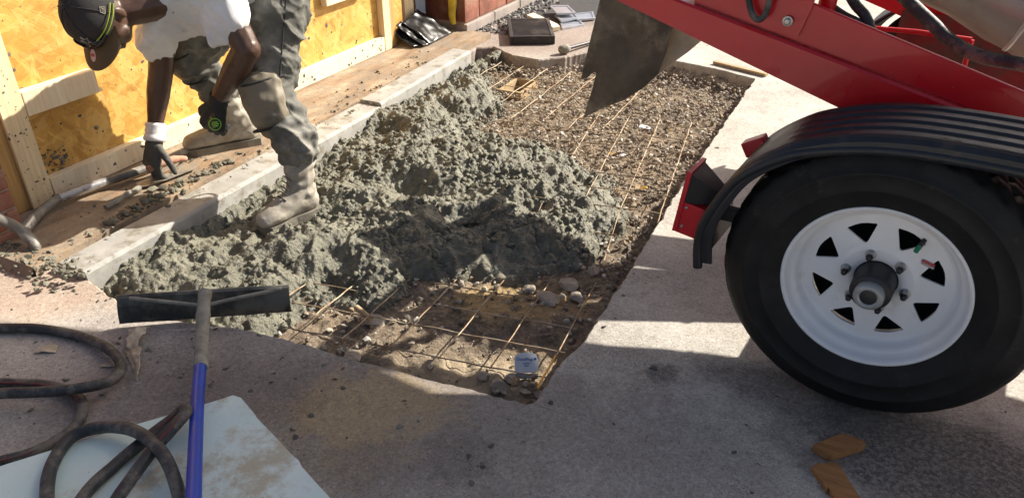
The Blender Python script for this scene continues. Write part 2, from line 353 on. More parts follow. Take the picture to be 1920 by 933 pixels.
def m_foam():
    n = NT('insulation_board_face')
    b = n.ramp(n.noise(4, 4), [(.3, (.60, .76, .73)), (.7, (.74, .84, .79))])
    b = n.mix(n.math('MULTIPLY', n.step(n.noise(5, 8, .75), .50, .66), .75), b, (.44, .35, .20))
    b = n.mix(n.step(n.noise(42, 3, .6), .70, .73), b, (.16, .14, .11))
    return n.set(b, .5, 0, n.bump(n.noise(60, 5, .7), .3, .004))
def m_red():
    n = NT('red_enamel')
    b = n.ramp(n.noise(4, 4), [(.3, (.50, .005, .012)), (.7, (.62, .010, .018))])
    b = n.mix(n.math('MULTIPLY', n.step(n.noise(60, 4, .7), .66, .73), .35), b, (.22, .05, .04))
    b = n.mix(n.math('MULTIPLY', n.step(n.noise(5, 8, .8), .60, .72), .12), b, (.33, .22, .19))
    b = n.mix(n.step(n.noise(120, 2), .76, .79), b, (.36, .33, .28))
    b = n.mix(n.math('MULTIPLY', n.step(n.noise(3., 5, .7, n.mapping(scale=(1, 1, 40), rot=(.3, .2, .5))), .68, .72), .5), b, (.10, .01, .01))
    return n.set(b, n.math('MULTIPLY_ADD', n.noise(14, 4), .3, .18), 0, n.bump(n.noise(90, 3), .06, .002), Coat_Weight=.3)
def m_tyre():
    n = NT('tyre_rubber'); b = n.ramp(n.noise(14, 5, .6), [(.3, (.006, .006, .0065)), (.72, (.017, .0165, .017))])
    b = n.mix(n.math('MULTIPLY', n.step(n.noise(22, 7, .75), .56, .72), .35), b, (.075, .068, .058))
    n.b.inputs['Specular IOR Level'].default_value = .3
    return n.set(b, .6, 0, n.bump(n.noise(240, 2), .15, .001))
def m_cloth(name, c, dust=None, amt=.5, dsc=6, weave=900, rough=.9):
    n = NT(name); b = n.ramp(n.noise(6, 5, .6), [(.3, tuple(x*.8 for x in c)), (.7, tuple(min(1, x*1.15) for x in c))])
    if dust: b = n.mix(n.math('MULTIPLY', n.step(n.noise(dsc, 7, .7), .60-amt*.3, .78-amt*.15), .85), b, dust)
    return n.set(b, rough, 0, n.bump(n.math('ADD', n.noise(weave, 2), n.math('MULTIPLY', n.noise(45, 4), 1.4)), .3, .003))
MT = dict(
    pavement=m_pavement(), wet=m_wet(), bed=m_bed(), osb=m_osb(), form=m_form(), sill=m_sill(), foam=m_foam(), red=m_red(), tyre=m_tyre(),
    gravel=m_rocks('gravel_stones', [(0, (.22, .18, .135)), (.2, (.36, .31, .245)), (.38, (.15, .125, .10)), (.55, (.44, .39, .31)), (.7, (.25, .19, .145)), (.85, (.58, .54, .46)), (.95, (.40, .29, .17))]),
    grey_gravel=m_rocks('grey_gravel', [(0, (.16, .16, .155)), (.3, (.28, .275, .26)), (.6, (.10, .10, .10)), (.8, (.42, .41, .38))]),
    clod=m_rocks('concrete_crumb', [(0, (.15, .143, .105)), (.4, (.21, .20, .148)), (.7, (.12, .114, .083))]),
    splat=m_rocks('dried_splatter', [(0, (.10, .09, .075)), (.5, (.15, .135, .112)), (.8, (.21, .195, .16))]),
    stone=simple('field_stone', (.34, .29, .23), .85, .35, 14, bump=.7, bs=45),
    lumber=m_wood('pine_lumber', (.72, .58, .38), (.86, .76, .57), (60, 2.5, 2.5)), lumber_v=m_wood('pine_stud', (.66, .50, .28), (.83, .70, .46), (60, 60, 2.5)),
    lumber_d=m_wood('yellowed_stud', (.42, .24, .075), (.58, .37, .14), (60, 60, 2.5)),
    scrap=m_wood('orange_scrap_wood', (.22, .095, .032), (.42, .21, .075), (9, 60, 60), .4, knots=False), lath=m_wood('weathered_lath', (.32, .22, .12), (.50, .38, .22), (3, 60, 60), knots=False),
    brick=simple('red_brown_block', (.235, .082, .050), .75, .4, 9, bump=.5, bs=70, dirt=(.30, .20, .15), dirt_amt=.35), mortar=simple('mortar', (.34, .28, .23), .9, .3, 20, bump=.6),
    base=simple('grey_plinth_block', (.30, .26, .235), .85, .3, 8, bump=.5), tan_brick=simple('tan_brick', (.32, .19, .06), .85, .3, 15, bump=.4),
    black_iron=simple('black_cast_iron', (.018, .018, .019), .55, .4, 20, 0., .3, 90, (.12, .10, .085), .35), steel=simple('bright_plate_steel', (.52, .55, .60), .38, .15, 10, .7, .1),
    bag=simple('black_plastic_sheet', (.011, .011, .012), .25, .3, 10, 0, .25, 25), yellow=simple('yellow_foam', (.62, .46, .04), .7, .3, 12, bump=.3),
    asphalt=simple('asphalt', (.05, .05, .052), .9, .3, 30, bump=.8, bs=200),
    rust=simple('mesh_wire', (.27, .175, .10), .6, .5, 18, .25, .3, 160, (.50, .43, .31), .6, 12), rust_end=simple('orange_wire_end', (.60, .28, .03), .5, .2, 15, .2, .2),
    blade=simple('muddy_blade_steel', (.055, .058, .055), .5, .4, 10, .3, .25, 40, (.19, .18, .15), .62, 8), mud=simple('cement_crust', (.25, .235, .195), .85, .35, 25, 0, .9, 60),
    blue=simple('blue_enamel', (.001, .045, .40), .35, .2, 14, 0, .06, 60, (.30, .30, .27), .02, 30), hose=simple('black_rubber_hose', (.030, .032, .034), .55, .35, 20, 0, .35, 90, (.16, .14, .115), .55, 18),
    redline=simple('red_hose_stripe', (.13, .028, .026), .6, .4, 30, 0, .2, 60, (.07, .06, .055), .5, 20), grey_hose=simple('dusty_grey_hose', (.16, .15, .135), .5, .35, 16, 0, .3, 60, (.34, .31, .26), .45, 10),
    tape=simple('silver_tape', (.46, .46, .45), .3, .2, 30, .6, .2), rim=simple('white_wheel_enamel', (.80, .80, .81), .32, .06, 6, 0, .05, 40, (.45, .40, .34), .08, 8),
    dark=simple('black_painted_steel', (.020, .020, .022), .45, .4, 12, 0, .15), grease=simple('frosted_hub_cap', (.36, .37, .37), .35, .2, 20, .3, .1), chrome=simple('zinc_nut', (.38, .38, .38), .32, .25, 30, .9, .1),
    fender=simple('black_moulded_fender', (.010, .012, .017), .40, .35, 12, 0, .10, 150, (.060, .046, .034), .16, 7), lens=simple('black_rubber_boot', (.014, .014, .016), .5, .3, 12), green=simple('green_cap', (.02, .24, .12), .5, .2),
    drum=simple('beige_drum_paint', (.40, .365, .30), .38, .12, 5, .25, .08, 40, (.30, .26, .20), .25, 4), band=simple('bright_drum_band', (.55, .54, .50), .35, .2, 10, .5, .1),
    flap=simple('muddy_rubber_chute', (.115, .095, .070), .75, .5, 7, 0, .5, 35, (.27, .23, .165), .5, 6), lit_chute=simple('sunlit_chute_tone', (.50, .44, .32), .85, .3, 9, 0, .8, 50),  # the chute side's pale tone paints in its sunlit look
    shaded_red=simple('shade_darkened_red', (.16, .006, .010), .6, .4, 12, 0, .2, 60, (.05, .035, .03), .5, 6),  # red darkened to put the far plate's shade into the colour
    skin=simple('brown_skin', (.078, .041, .027), .36, .25, 18, 0, .25, 220), shirt=m_cloth('white_cotton', (.72, .72, .73)), trousers=m_cloth('grey_green_work_cloth', (.125, .124, .108), (.32, .31, .27), .62, 7),
    boot=m_cloth('dusty_leather', (.30, .27, .22), (.48, .46, .40), .68, 12, 300), sole=simple('muddy_sole', (.17, .155, .125), .85, .3, 20, 0, .6), glove=m_cloth('black_knit_glove', (.022, .023, .024), (.16, .155, .135), .18, 9, 700, .8),
    glove2=m_cloth('grey_dusty_glove', (.075, .075, .068), (.25, .235, .195), .5, 9, 700, .8), cuff=m_cloth('white_knit_cuff', (.74, .73, .71), None), pad=m_cloth('knee_pad_shell', (.21, .18, .13), (.05, .055, .06), .45, 8, 300, .6), strap=m_cloth('black_strap', (.03, .03, .028), (.12, .11, .1), .4),
    cap=m_cloth('charcoal_twill', (.034, .031, .031), None, .1), brim=m_cloth('brown_brim_twill', (.105, .070, .035), None, .1), pink=simple('pale_pink_sticker', (.52, .36, .36), .5, .1), redprint=simple('red_print', (.38, .06, .06), .5, .1),
    silver=simple('silver_thread', (.40, .36, .30), .5, .1), neon=simple('neon_green_frame', (.36, .44, .04), .45, .1), glass=simple('dark_lens', (.012, .012, .014), .1, .1), logo=simple('lime_print', (.22, .50, .05), .6, .1),
    paper=simple('crumpled_paper', (.46, .38, .28), .85, .3, 12, 0, .4), white=simple('white_paper', (.62, .63, .66), .7, .06, 20, 0, .15), print=simple('blue_print', (.03, .12, .36), .6, .1), leaf=simple('yellow_leaf', (.45, .26, .03), .6, .4, 30), trowel=simple('worn_trowel_steel', (.34, .32, .28), .45, .3, 20, .5, .3, 60, (.30, .26, .20), .6), orange=simple('faded_orange_grip', (.42, .20, .12), .7, .25, 20, dirt=(.33, .28, .22), dirt_amt=.6),
)
# ============================================================ SETTING
FORM_M0, FORM_M1, FORM_U0, FORM_U1 = .378, .517, -.30, 2.385
near = [(165, 522), (230, 570), (300, 598), (398, 606), (500, 624), (560, 640), (635, 664), (700, 680), (765, 697), (818, 713), (887, 729), (940, 743), (989, 757), (1003, 752),
        (1034, 697), (1060, 668), (1091, 640), (1140, 568), (1200, 473), (1290, 325), (1350, 240), (1415, 148), (1340, 129), (1270, 115), (1200, 103), (1105, 96), (1060, 107), (1010, 112), (960, 104), (925, 88), (893, 90)]
ring = [tuple(gp(x, y)[:2]) for x, y in near]
ring += [tuple(wl(u, .42, 0)[:2]) for u in (2.36, 1.8, 1.2, .6, 0, -.27)]
def densify(poly, d=.018, j=.004):
    out = []; n = len(poly)
    for i in range(n):
        a = np.array(poly[i]); b = np.array(poly[(i+1) % n]); L = np.linalg.norm(b-a); k = max(1, int(L/d)); nn = np.array([b[1]-a[1], a[0]-b[0]])/max(L, 1e-9)
        for q in range(k):
            p = a+(b-a)*q/k; w = (noise.noise(Vector((p[0]*14, p[1]*14, 3)))*1.3+noise.noise(Vector((p[0]*55, p[1]*55, 9))))*j*1.6; out.append(tuple(p+nn*w))
    return out
trench = densify(ring)
def poly_offset(poly, d):
    n = len(poly); P = np.array(poly); T = np.roll(P, -1, 0)-np.roll(P, 1, 0); T /= np.linalg.norm(T, axis=1)[:, None]; N = np.stack([T[:, 1], -T[:, 0]], 1)
    a = sum(P[i][0]*P[(i+1) % n][1]-P[(i+1) % n][0]*P[i][1] for i in range(n)); N *= 1 if a > 0 else -1
    return [tuple(p) for p in P+N*d]
lip = poly_offset(trench, .006)             # the slab's arris, a touch worn
outer = [(-40, -40), (40, -40), (40, 60), (-40, 60)]
verts = [Vector(p) for p in lip] + [Vector(p) for p in outer]; nT = len(lip)
edges = [(i, (i+1) % nT) for i in range(nT)] + [(nT+i, nT+(i+1) % 4) for i in range(4)]
vo, eo, fo, *_ = delaunay_2d_cdt(verts, edges, [], 1, 1e-6)
cx = np.array([sum((vo[i].x for i in f))/3 for f in fo]); cy = np.array([sum((vo[i].y for i in f))/3 for f in fo]); keep = ~inpoly(cx, cy, lip)
mb = MB(); mb.add([(p.x, p.y, 0) for p in vo], [tuple(f) for f, k in zip(fo, keep) if k])
r0 = [(x, y, 0) for x, y in lip]; r1 = [(x, y, -.007) for x, y in trench]; r2 = [(x+noise.noise(Vector((x*30, y*30, 5)))*.008, y+noise.noise(Vector((x*30, y*30, 8)))*.008, -.05) for x, y in poly_offset(trench, .004)]
r3 = [(x, y, -.17) for x, y in poly_offset(trench, .012)]
mb.add(r0+r1+r2+r3, [(k*nT+i, k*nT+(i+1) % nT, (k+1)*nT+(i+1) % nT, (k+1)*nT+i) for k in range(3) for i in range(nT)])
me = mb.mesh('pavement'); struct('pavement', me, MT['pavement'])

# trench bed: an uneven floor, height field in the wall frame
du = .0075; us = np.arange(-1.0, 3.1, du); ms = np.arange(.36, 2.75, du); UU, MM = np.meshgrid(us, ms, indexing='ij')
BX = WA[0]+WU[0]*UU+WM[0]*MM; BY = WA[1]+WU[1]*UU+WM[1]*MM
def bed_z(x, y): return -.100+(fbm(x, y, 4, 3)-.5)*.05+(fbm(x, y, 22, 9)-.5)*.035
BZ = bed_z(BX, BY)
pit = np.array(gp(965, 168, -.06)); pu, pm = um(pit); BZ = np.where((abs(UU-pu-.05) < .10) & (abs(MM-pm) < .055), -.35, BZ)
def clods(Z, X0, Y0, d, pts, rad, sink=.3, squash=1.):      # heap little lumps onto a height field
    nx, ny = Z.shape; Z0 = Z.copy()
    for (a, b), r in zip(pts, rad):
        i0 = int((a-r-X0)/d); i1 = int((a+r-X0)/d)+2; j0 = int((b-r-Y0)/d); j1 = int((b+r-Y0)/d)+2
        if i0 < 0 or j0 < 0 or i1 > nx or j1 > ny: continue
        gx = X0+np.arange(i0, i1)*d-a; gy = Y0+np.arange(j0, j1)*d-b
        h = r*r-gx[:, None]**2-gy[None]**2; ok = h > 0
        c = Z0[min(max(int((a-X0)/d), 0), nx-1), min(max(int((b-Y0)/d), 0), ny-1)]-r*sink
        S = Z[i0:i1, j0:j1]; np.copyto(S, np.maximum(S, c+np.maximum(h, 0)/r*squash), where=ok)
    return Z
k = 5000; BZ = clods(BZ, us[0], ms[0], du, np.stack([rng.uniform(-.9, 3, k), rng.uniform(.4, 2.7, k)], 1), rng.uniform(.008, .024, k), .55, .9)
def grid_mesh(name, X, Y, Z, keepv=None, jit=0):
    nx, ny = Z.shape; idx = np.arange(nx*ny).reshape(nx, ny); f = np.stack([idx[:-1, :-1], idx[1:, :-1], idx[1:, 1:], idx[:-1, 1:]], -1).reshape(-1, 4)
    if keepv is not None:
        kk = keepv.ravel(); f = f[kk[f].any(1)]; used = np.unique(f); mp = -np.ones(nx*ny, int); mp[used] = np.arange(len(used)); f = mp[f]
    else: used = np.arange(nx*ny)
    v = np.stack([X.ravel(), Y.ravel(), Z.ravel()], 1)[used]
    if jit: v = v+rng.normal(0, jit, v.shape)
    return npmesh(name, v, f)
tin = inpoly(BX, BY, poly_offset(trench, .05))
struct('trench_bed', grid_mesh('trench_bed', BX, BY, BZ, tin), MT['bed'])

# the doorway sill between form and boarded wall
mb = MB(); nn = 60; vs_ = []; q = [(-.36+3.2*i/nn) for i in range(nn+1)]
for u in q:
    for m, z in ((-.2, .036), (.0, .036), (.12, .034), (.25, .033), (.372, .034), (.3725, -.1)):
        vs_.append(wl(u, m, z+(noise.noise(Vector((u*9, m*14, 1)))*.004 if z > 0 else 0)))
mb.add(vs_, [(i*6+j, (i+1)*6+j, (i+1)*6+j+1, i*6+j+1) for i in range(nn) for j in range(5)]); e_ = vs_[:5]; mb.add(e_+[p*np.array([1, 1, 0])-WU*.03-UP*.01 for p in e_], [(i, i+1, 6+i, 5+i) for i in range(4)])
struct('doorway_sill', mb.mesh('doorway_sill'), MT['sill'])
# dark asphalt beyond the brick corner
mb = MB(); mb.add([gp(960, 40, .005), gp(1000, 6, .005), gp(1010, -60, .005), gp(1400, -60, .005), gp(1180, 20, .005), gp(1050, 42, .005)], [tuple(range(6))]); struct('asphalt', mb.mesh('asphalt'), MT['asphalt'])

# ============================================================ WET CONCRETE
hp = [(165, 522), (205, 553), (300, 590), (420, 612), (505, 616), (545, 592), (565, 562), (640, 548), (700, 548), (745, 532), (790, 508), (860, 503), (930, 492), (1000, 486), (1085, 484), (1140, 455), (1175, 402), (1178, 350), (1140, 312), (1070, 280), (1000, 252), (940, 245), (905, 225), (945, 195), (940, 160), (915, 120), (884, 106)]
heap = [um(gp(x, y, -.03)) for x, y in hp]+[(2.3, .50), (1., .50), (-.25, .50)]
ctl = [(200, 530, -.015), (300, 540, -.005), (420, 590, -.03), (350, 470, -.005), (470, 440, -.035), (600, 450, .0), (560, 330, -.025), (600, 290, -.015), (650, 230, .035), (760, 180, .07), (850, 140, .075), (900, 130, .04), (800, 250, .03), (900, 300, .02), (800, 380, .02),
       (960, 360, .03), (1060, 400, .03), (1100, 360, .01), (1000, 440, .02), (700, 480, .015), (850, 440, -.005), (900, 470, -.02), (620, 530, -.02), (720, 510, .0), (540, 405, -.035), (880, 240, .0), (1000, 300, -.01), (420, 500, -.015), (720, 380, .0)]
d2 = .0042; us = np.arange(-.42, 2.62, d2); ms = np.arange(.49, 2.0, d2); UU, MM = np.meshgrid(us, ms, indexing='ij'); X = WA[0]+WU[0]*UU+WM[0]*MM; Y = WA[1]+WU[1]*UU+WM[1]*MM
num = np.zeros_like(UU); den = np.zeros_like(UU)
for x, y, z in ctl:
    a, b = um(gp(x, y, z)); z = z*.72-.018; w = np.exp(-((UU-a)**2+(MM-b)**2)/(2*.13**2))+1e-6; num += w*z; den += w
base = num/den; wgt = np.exp(-((MM-.52)/.075)**2); base = base+wgt*(np.maximum(base, -.002)-base)
wu = UU+(fbm(X, Y, 8, 21)-.5)*.13; wm = MM+(fbm(X, Y, 8, 31)-.5)*.13
dd = polydist(wu, wm, heap); ins = inpoly(wu, wm, heap); sd_ = np.where(ins, dd, -dd)
sd_ = np.where(MM < .56, np.maximum(sd_, .1), sd_)                      # full depth against the form
wid = .10+.16*fbm(X, Y, 5, 77, 2); t = np.clip(sd_/wid, 0, 1); t = .45*t+.55*np.sqrt(t*(2-t))
HZ = -.13+(base+.13)*t+(fbm(X, Y, 5, 41, 3)-.5)*.10*t+(.5-abs(fbm(X, Y, 11, 51)-.5)*3.)*.036*t
smoothz = np.zeros_like(UU)
for x, y, r in ((480, 455, .13), (560, 480, .12), (800, 350, .1), (400, 505, .1), (830, 275, .1)):
    a, b = um(gp(x, y, 0)); smoothz = np.maximum(smoothz, np.exp(-((UU-a)**2+(MM-b)**2)/(2*r*r)))
smoothz = np.maximum(smoothz, np.clip((fbm(X, Y, 6, 91, 3)-.52)*9, 0, 1))
for cnt, lo, hi, sink in ((150, .03, .06, .55), (1500, .014, .032, .38), (5500, .007, .014, .32), (9000, .0045, .0075, .15)):
    P = np.stack([rng.uniform(us[0], us[-1], cnt*2), rng.uniform(ms[0], ms[-1], cnt*2)], 1); ii = ((P[:, 0]-us[0])/d2).astype(int); jj = ((P[:, 1]-ms[0])/d2).astype(int)
    ok = (sd_[ii, jj] > .01) & (rng.random(len(P)) > smoothz[ii, jj]*.85); P = P[ok]
    HZ = clods(HZ, us[0], ms[0], d2, P, lo+(hi-lo)*rng.random(len(P))**2, sink, .92)
HZ += (fbm(X, Y, 70, 61, 2)-.5)*.010
for x, y, r, dz in ((755, 335, .05, .06), (640, 470, .03, .04), (900, 330, .04, .045), (560, 520, .03, .04), (1000, 380, .035, .06), (860, 400, .04, .05), (960, 330, .03, .05), (700, 420, .03, .05), (740, 240, .035, .06), (830, 200, .03, .05), (430, 540, .03, .045), (330, 530, .025, .04), (620, 500, .03, .05), (1060, 360, .03, .05), (900, 270, .035, .05)):      # hollows left by the shovel
    a, b = um(gp(x, y, 0)); HZ -= dz*np.exp(-((UU-a)**2/(2*r*r)+(MM-b)**2/(2*(r*1.6)**2)))
me = grid_mesh('wet_concrete', X, Y, HZ, sd_ > -.02, .0007)
wet = link('wet_concrete', me, MT['wet']); tag(wet, 'lumpy grey-green fresh wet concrete heaped in the trench', 'concrete', kind='stuff')
def heap_z(P):
    a, b = um(P); i = int((a-us[0])/d2); j = int((b-ms[0])/d2)
    if 0 <= i < HZ.shape[0] and 0 <= j < HZ.shape[1] and sd_[i, j] > 0: return HZ[i, j]
    return None
k = 9000; P = np.stack([rng.uniform(us[0], us[-1], k), rng.uniform(ms[0], ms[-1], k)], 1); ii = ((P[:, 0]-us[0])/d2).astype(int); jj = ((P[:, 1]-ms[0])/d2).astype(int)
ok = (sd_[ii, jj] > .0) & (rng.random(k) > smoothz[ii, jj]*.9); P = P[ok]; rad = .003+.011*rng.random(len(P))**3; zz = HZ[ii[ok], jj[ok]]+rad*.35
v, f = rocks(np.stack([WA[0]+WU[0]*P[:, 0]+WM[0]*P[:, 1], WA[1]+WU[1]*P[:, 0]+WM[1]*P[:, 1], zz], 1), rad, .85, .2, False, 5)
o = link('concrete_lumps', npmesh('concrete_lumps', v, f, True), MT['wet'], wet); o['kind'] = 'stuff'

# gravel over the bare part of the trench
k = 30000; x = rng.uniform(-1.2, 1.7, k); y = rng.uniform(1.4, 5., k); a = (x-WA[0])*WU[0]+(y-WA[1])*WU[1]; b = (x-WA[0])*WM[0]+(y-WA[1])*WM[1]
ok = inpoly(x, y, trench) & ~(inpoly(a, b, heap) & (polydist(a, b, heap) > .05)) & (b > .55) & ~((abs(a-pu-.05) < .12) & (abs(b-pm) < .075))
far = np.clip((y-1.9)/.8, 0, 1); ok &= rng.random(k) < .25+.75*far
x, y = x[ok], y[ok]; rad = .0035+.0085*rng.random(len(x))**2.4; v, f = rocks(np.stack([x, y, bed_z(x, y)+.004+rad*.5+.035*np.clip((y-2.2)/1.2, 0, 1)], 1), rad, .75, .25, False, 8)
tag(link('gravel', npmesh('gravel', v, f, False), MT['gravel']), 'brown and grey crushed gravel bed in the open trench', 'gravel', kind='stuff')
# raise the bed where the gravel is thick (far half)
k = 1400; x = rng.uniform(-.4, .35, k); y = rng.uniform(5., 6.2, k); a = (x-WA[0])*WU[0]+(y-WA[1])*WU[1]; b = (x-WA[0])*WM[0]+(y-WA[1])*WM[1]; ok = (a > 2.95) & (b > .2) & (b < .42); x, y = x[ok], y[ok]; rad = rng.uniform(.006, .016, len(x))
v, f = rocks(np.stack([x, y, .004+rad*.4], 1), rad, .7, .25, False, 9); tag(link('grey_gravel', npmesh('grey_gravel', v, f, False), MT['grey_gravel']), 'loose grey gravel along the foot of the brick wall', 'gravel', kind='stuff')
# crumbs and splashes on the pavement, sill and form
spots = [(gp(x, y), n, s) for x, y, n, s in ((320, 690, 90, .28), (700, 800, 60, .3), (1150, 800, 50, .35), (420, 620, 60, .12), (1320, 250, 14, .12), (150, 560, 60, .15), (330, 560, 40, .08), (560, 690, 40, .2), (120, 690, 70, .22), (880, 880, 20, .06), (1225, 690, 16, .03))]
PP = []; RR = []
for c, n, s in spots:
    for _ in range(n):
        p = c[:2]+rng.normal(0, s*.6, 2)
        if not bool(inpoly(np.array(p[0]), np.array(p[1]), lip)): rr = .0020+.009*rng.random()**6; PP.append((p[0], p[1], rr*.08)); RR.append(rr)
v, f = rocks(np.array(PP), np.array(RR), .25, .3, False, 12); tag(link('concrete_crumbs', npmesh('concrete_crumbs', v, f, False), MT['splat']), 'small dark crumbs of concrete scattered over the pavement', 'crumbs', kind='stuff')
PP = []; RR = []
for _ in range(420):
    u = rng.uniform(-.2, 2.3); m = rng.choice([.36, .37, .34, .30, .2, .45]); m += rng.normal(0, .02); rr = .002+.010*rng.random()**3.5
    PP.append(wl(u, m, .036+rr*.3+(.006 if m > .378 else 0))); RR.append(rr)
for _ in range(260): u = rng.normal(-.33, .035); m = rng.uniform(.02, .56); rr = .003+.012*rng.random()**3.5; PP.append(wl(u, m, rng.uniform(0, .03) if u < -.36 else .034)); RR.append(rr)
for _ in range(120): u = -.05+.6*rng.random(); m = .33+rng.normal(0, .02); rr = .005+.012*rng.random()**2; PP.append(wl(u, m, .036+rr*.4)); RR.append(rr)
v, f = rocks(np.array(PP), np.array(RR), .6, .25, False, 13); tag(link('sill_crumbs', npmesh('sill_crumbs', v, f, False), MT['clod']), 'grey concrete crumbs lying along the dirty doorway sill', 'crumbs', kind='stuff')

# ============================================================ DOORWAY
WD = (WU, WM, UP)
tf = thing('edge_form', 'long pale metal edge form between the sill and the wet concrete, near length', 'form', wl(.5, .447, -.1))
def form(parent, u0, u1, m00, m01, top, w=.139):
    mb = MB(); pr = [(0, -.1), (0, top-.008), (.008, top), (w-.012, top), (w-.003, top-.004), (w, top-.012), (w, -.1)]; n = 40; vs_ = []
    for i in range(n+1):
        u = u0+(u1-u0)*i/n; m0 = m00+(m01-m00)*i/n
        for a, z in pr: vs_.append(wl(u, m0+a, z+noise.noise(Vector((u*3, a*20, 2)))*.0015))
    L = len(pr); mb.add(vs_, [(i*L+j, (i+1)*L+j, (i+1)*L+(j+1) % L, i*L+(j+1) % L) for i in range(n) for j in range(L)])
    mb.add(vs_[:L], [tuple(range(L))]); mb.add(vs_[-L:], [tuple(range(L))[::-1]]); return part('channel', mb, MT['form'], parent)
form(tf, FORM_U0, 1.395, .400, .378, .031)
tf2 = thing('edge_form', 'short pale metal edge form, far length ending beside the brick corner', 'form', wl(1.9, .447, -.1)); form(tf2, 1.402, FORM_U1, .385, .345, .049, .128)

tw = thing('boarded_doorway', 'orange strand board wall with pale pine studs closing the doorway', 'hoarding', wl(1.1, -.05, .036))
mb = MB(); mb.box(wl(1.15, -.046, .75), WD, (1.30, .006, .715)); part('strand_board', mb, MT['osb'], tw)
def lum(name, u0, u1, m0, m1, z0, z1, mat, parent, tilt=0):
    mb = MB(); mb.box(wl((u0+u1)/2, (m0+m1)/2, (z0+z1)/2), (WU*math.cos(tilt)+UP*math.sin(tilt), WM, UP*math.cos(tilt)-WU*math.sin(tilt)), ((u1-u0)/2, (m1-m0)/2, (z1-z0)/2), .0025); return part(name, mb, MT[mat], parent)
lum('bottom_plate', .002, 2.19, -.039, 0, .037, .121, 'lumber', tw)
lum('stud', -.092, -.002, -.039, .001, .037, 1.45, 'lumber_v', tw); lum('stud', -.150, -.094, -.09, -.012, .037, 1.45, 'lumber_d', tw)
lum('blocking', .0, .298, -.039, .002, .366, .455, 'lumber', tw)
lum('stud', 2.193, 2.262, -.039, .002, .037, 1.45, 'lumber_v', tw); lum('stud', 2.264, 2.315, -.09, -.002, .037, 1.45, 'lumber_d', tw); lum('stud', 2.50, 2.60, -.13, -.05, .037, 1.45, 'lumber_v', tw)
lum('blocking', 1.70, 2.05, -.039, .002, .398, .487, 'lumber', tw)
PP = []; RR = []
for _ in range(420):
    u = rng.uniform(0, 2.2)**1.; z = .05+.9*rng.random()**2.2; rr = .0022+.009*rng.random()**4; PP.append(wl(u, -.039 if z > .121 else .001, z)); RR.append(rr)
for _ in range(60): PP.append(wl(.02+.1*rng.random(), -.039, .12+.10*rng.random())); RR.append(.003+.009*rng.random()**2)
for _ in range(50): PP.append(wl(-.092+.09*rng.random(), .002, .05+.6*rng.random())); RR.append(.002+.005*rng.random()**2)
v, f = rocks(np.array(PP), np.array(RR), .8, .3, False, 17); cm = np.repeat((np.array(PP)-WA)@WM, len(IV)); dm = (v-WA)@WM-cm; v = v-np.outer(dm*.75, WM); v = v-np.array(wloc(tw)); o = link('splatter', npmesh('splatter', v, f, False), MT['splat'], tw); o['kind'] = 'stuff'

def block_wall(name, label, u0, u1, m_face, depth, z0, z1, L, H, mat, base=None, loc=None, reveal=True, half=0.):
    t = thing(name, label, 'wall', loc); mb = MB(); g = .008
    mb.box(wl((u0+u1)/2, m_face-depth/2-.004, (z0+z1)/2), WD, ((u1-u0)/2-.004, depth/2-.004, (z1-z0)/2)); part('mortar_bed', mb, MT['mortar'], t)
    proto = {}; z = z0; row = 0
    while z < z1-.01:
        h = H if not (base and row == 0) else .075; u = u0-(L/2 if row % 2 else 0)
        while u < u1-.01:
            a = max(u, u0); b = min(u+L, u1)
            if b-a > .03:
                key = (round(b-a, 3), round(h, 3), row == 0 and bool(base))
                if key not in proto:
                    q = MB(); q.box((0, 0, 0), WD, ((b-a)/2-g/2, depth/2, h/2-g/2), .006); proto[key] = q.mesh('brick'); proto[key].materials.append(MT['base' if key[2] else mat])
                o = bpy.data.objects.new('brick', proto[key]); col.objects.link(o); o.parent = t; p = wl((a+b)/2, m_face-depth/2+random.uniform(-.002, .002)+(.012 if key[2] else 0), z+h/2)-np.array(wloc(t)); o.location = tuple(p)
            u += L
        z += h; row += 1
    return t
block_wall('brick_wall', 'reddish brown block wall with grey base course beyond the doorway', 2.815, 4.6, .195, .30, 0, 1.3, .40, .20, 'brick', True, wl(3.3, .1, 0))
block_wall('brick_jamb', 'red brick jamb at the left end of the boarded doorway', -1.0, -.215, .135, .26, 0, 1.2, .21, .068, 'brick', None, wl(-.5, 0, 0))
block_wall('tan_brick_wall', 'dim tan brick wall seen behind the far studs', 2.30, 2.80, -.16, .1, 0, 1.2, .20, .066, 'tan_brick', None, wl(2.5, -.2, 0))
# yellow foam strip down the reveal
pts = spline([wl(2.80, .10, 1.0), wl(2.797, .10, .5), wl(2.793, .12, .26), wl(2.79, .115, .13), wl(2.788, .13, .075)], 8); mb = MB(); n = len(pts)
mb.tube(pts, [.028+.010*noise.noise(Vector(p)*14)-(.014*(i/n)**4) for i, p in enumerate(pts)], 10); single('foam_strip', mb, MT['yellow'], 'yellow expanding foam strip running down the brick door reveal', 'foam strip', wl(2.79, .12, .06))
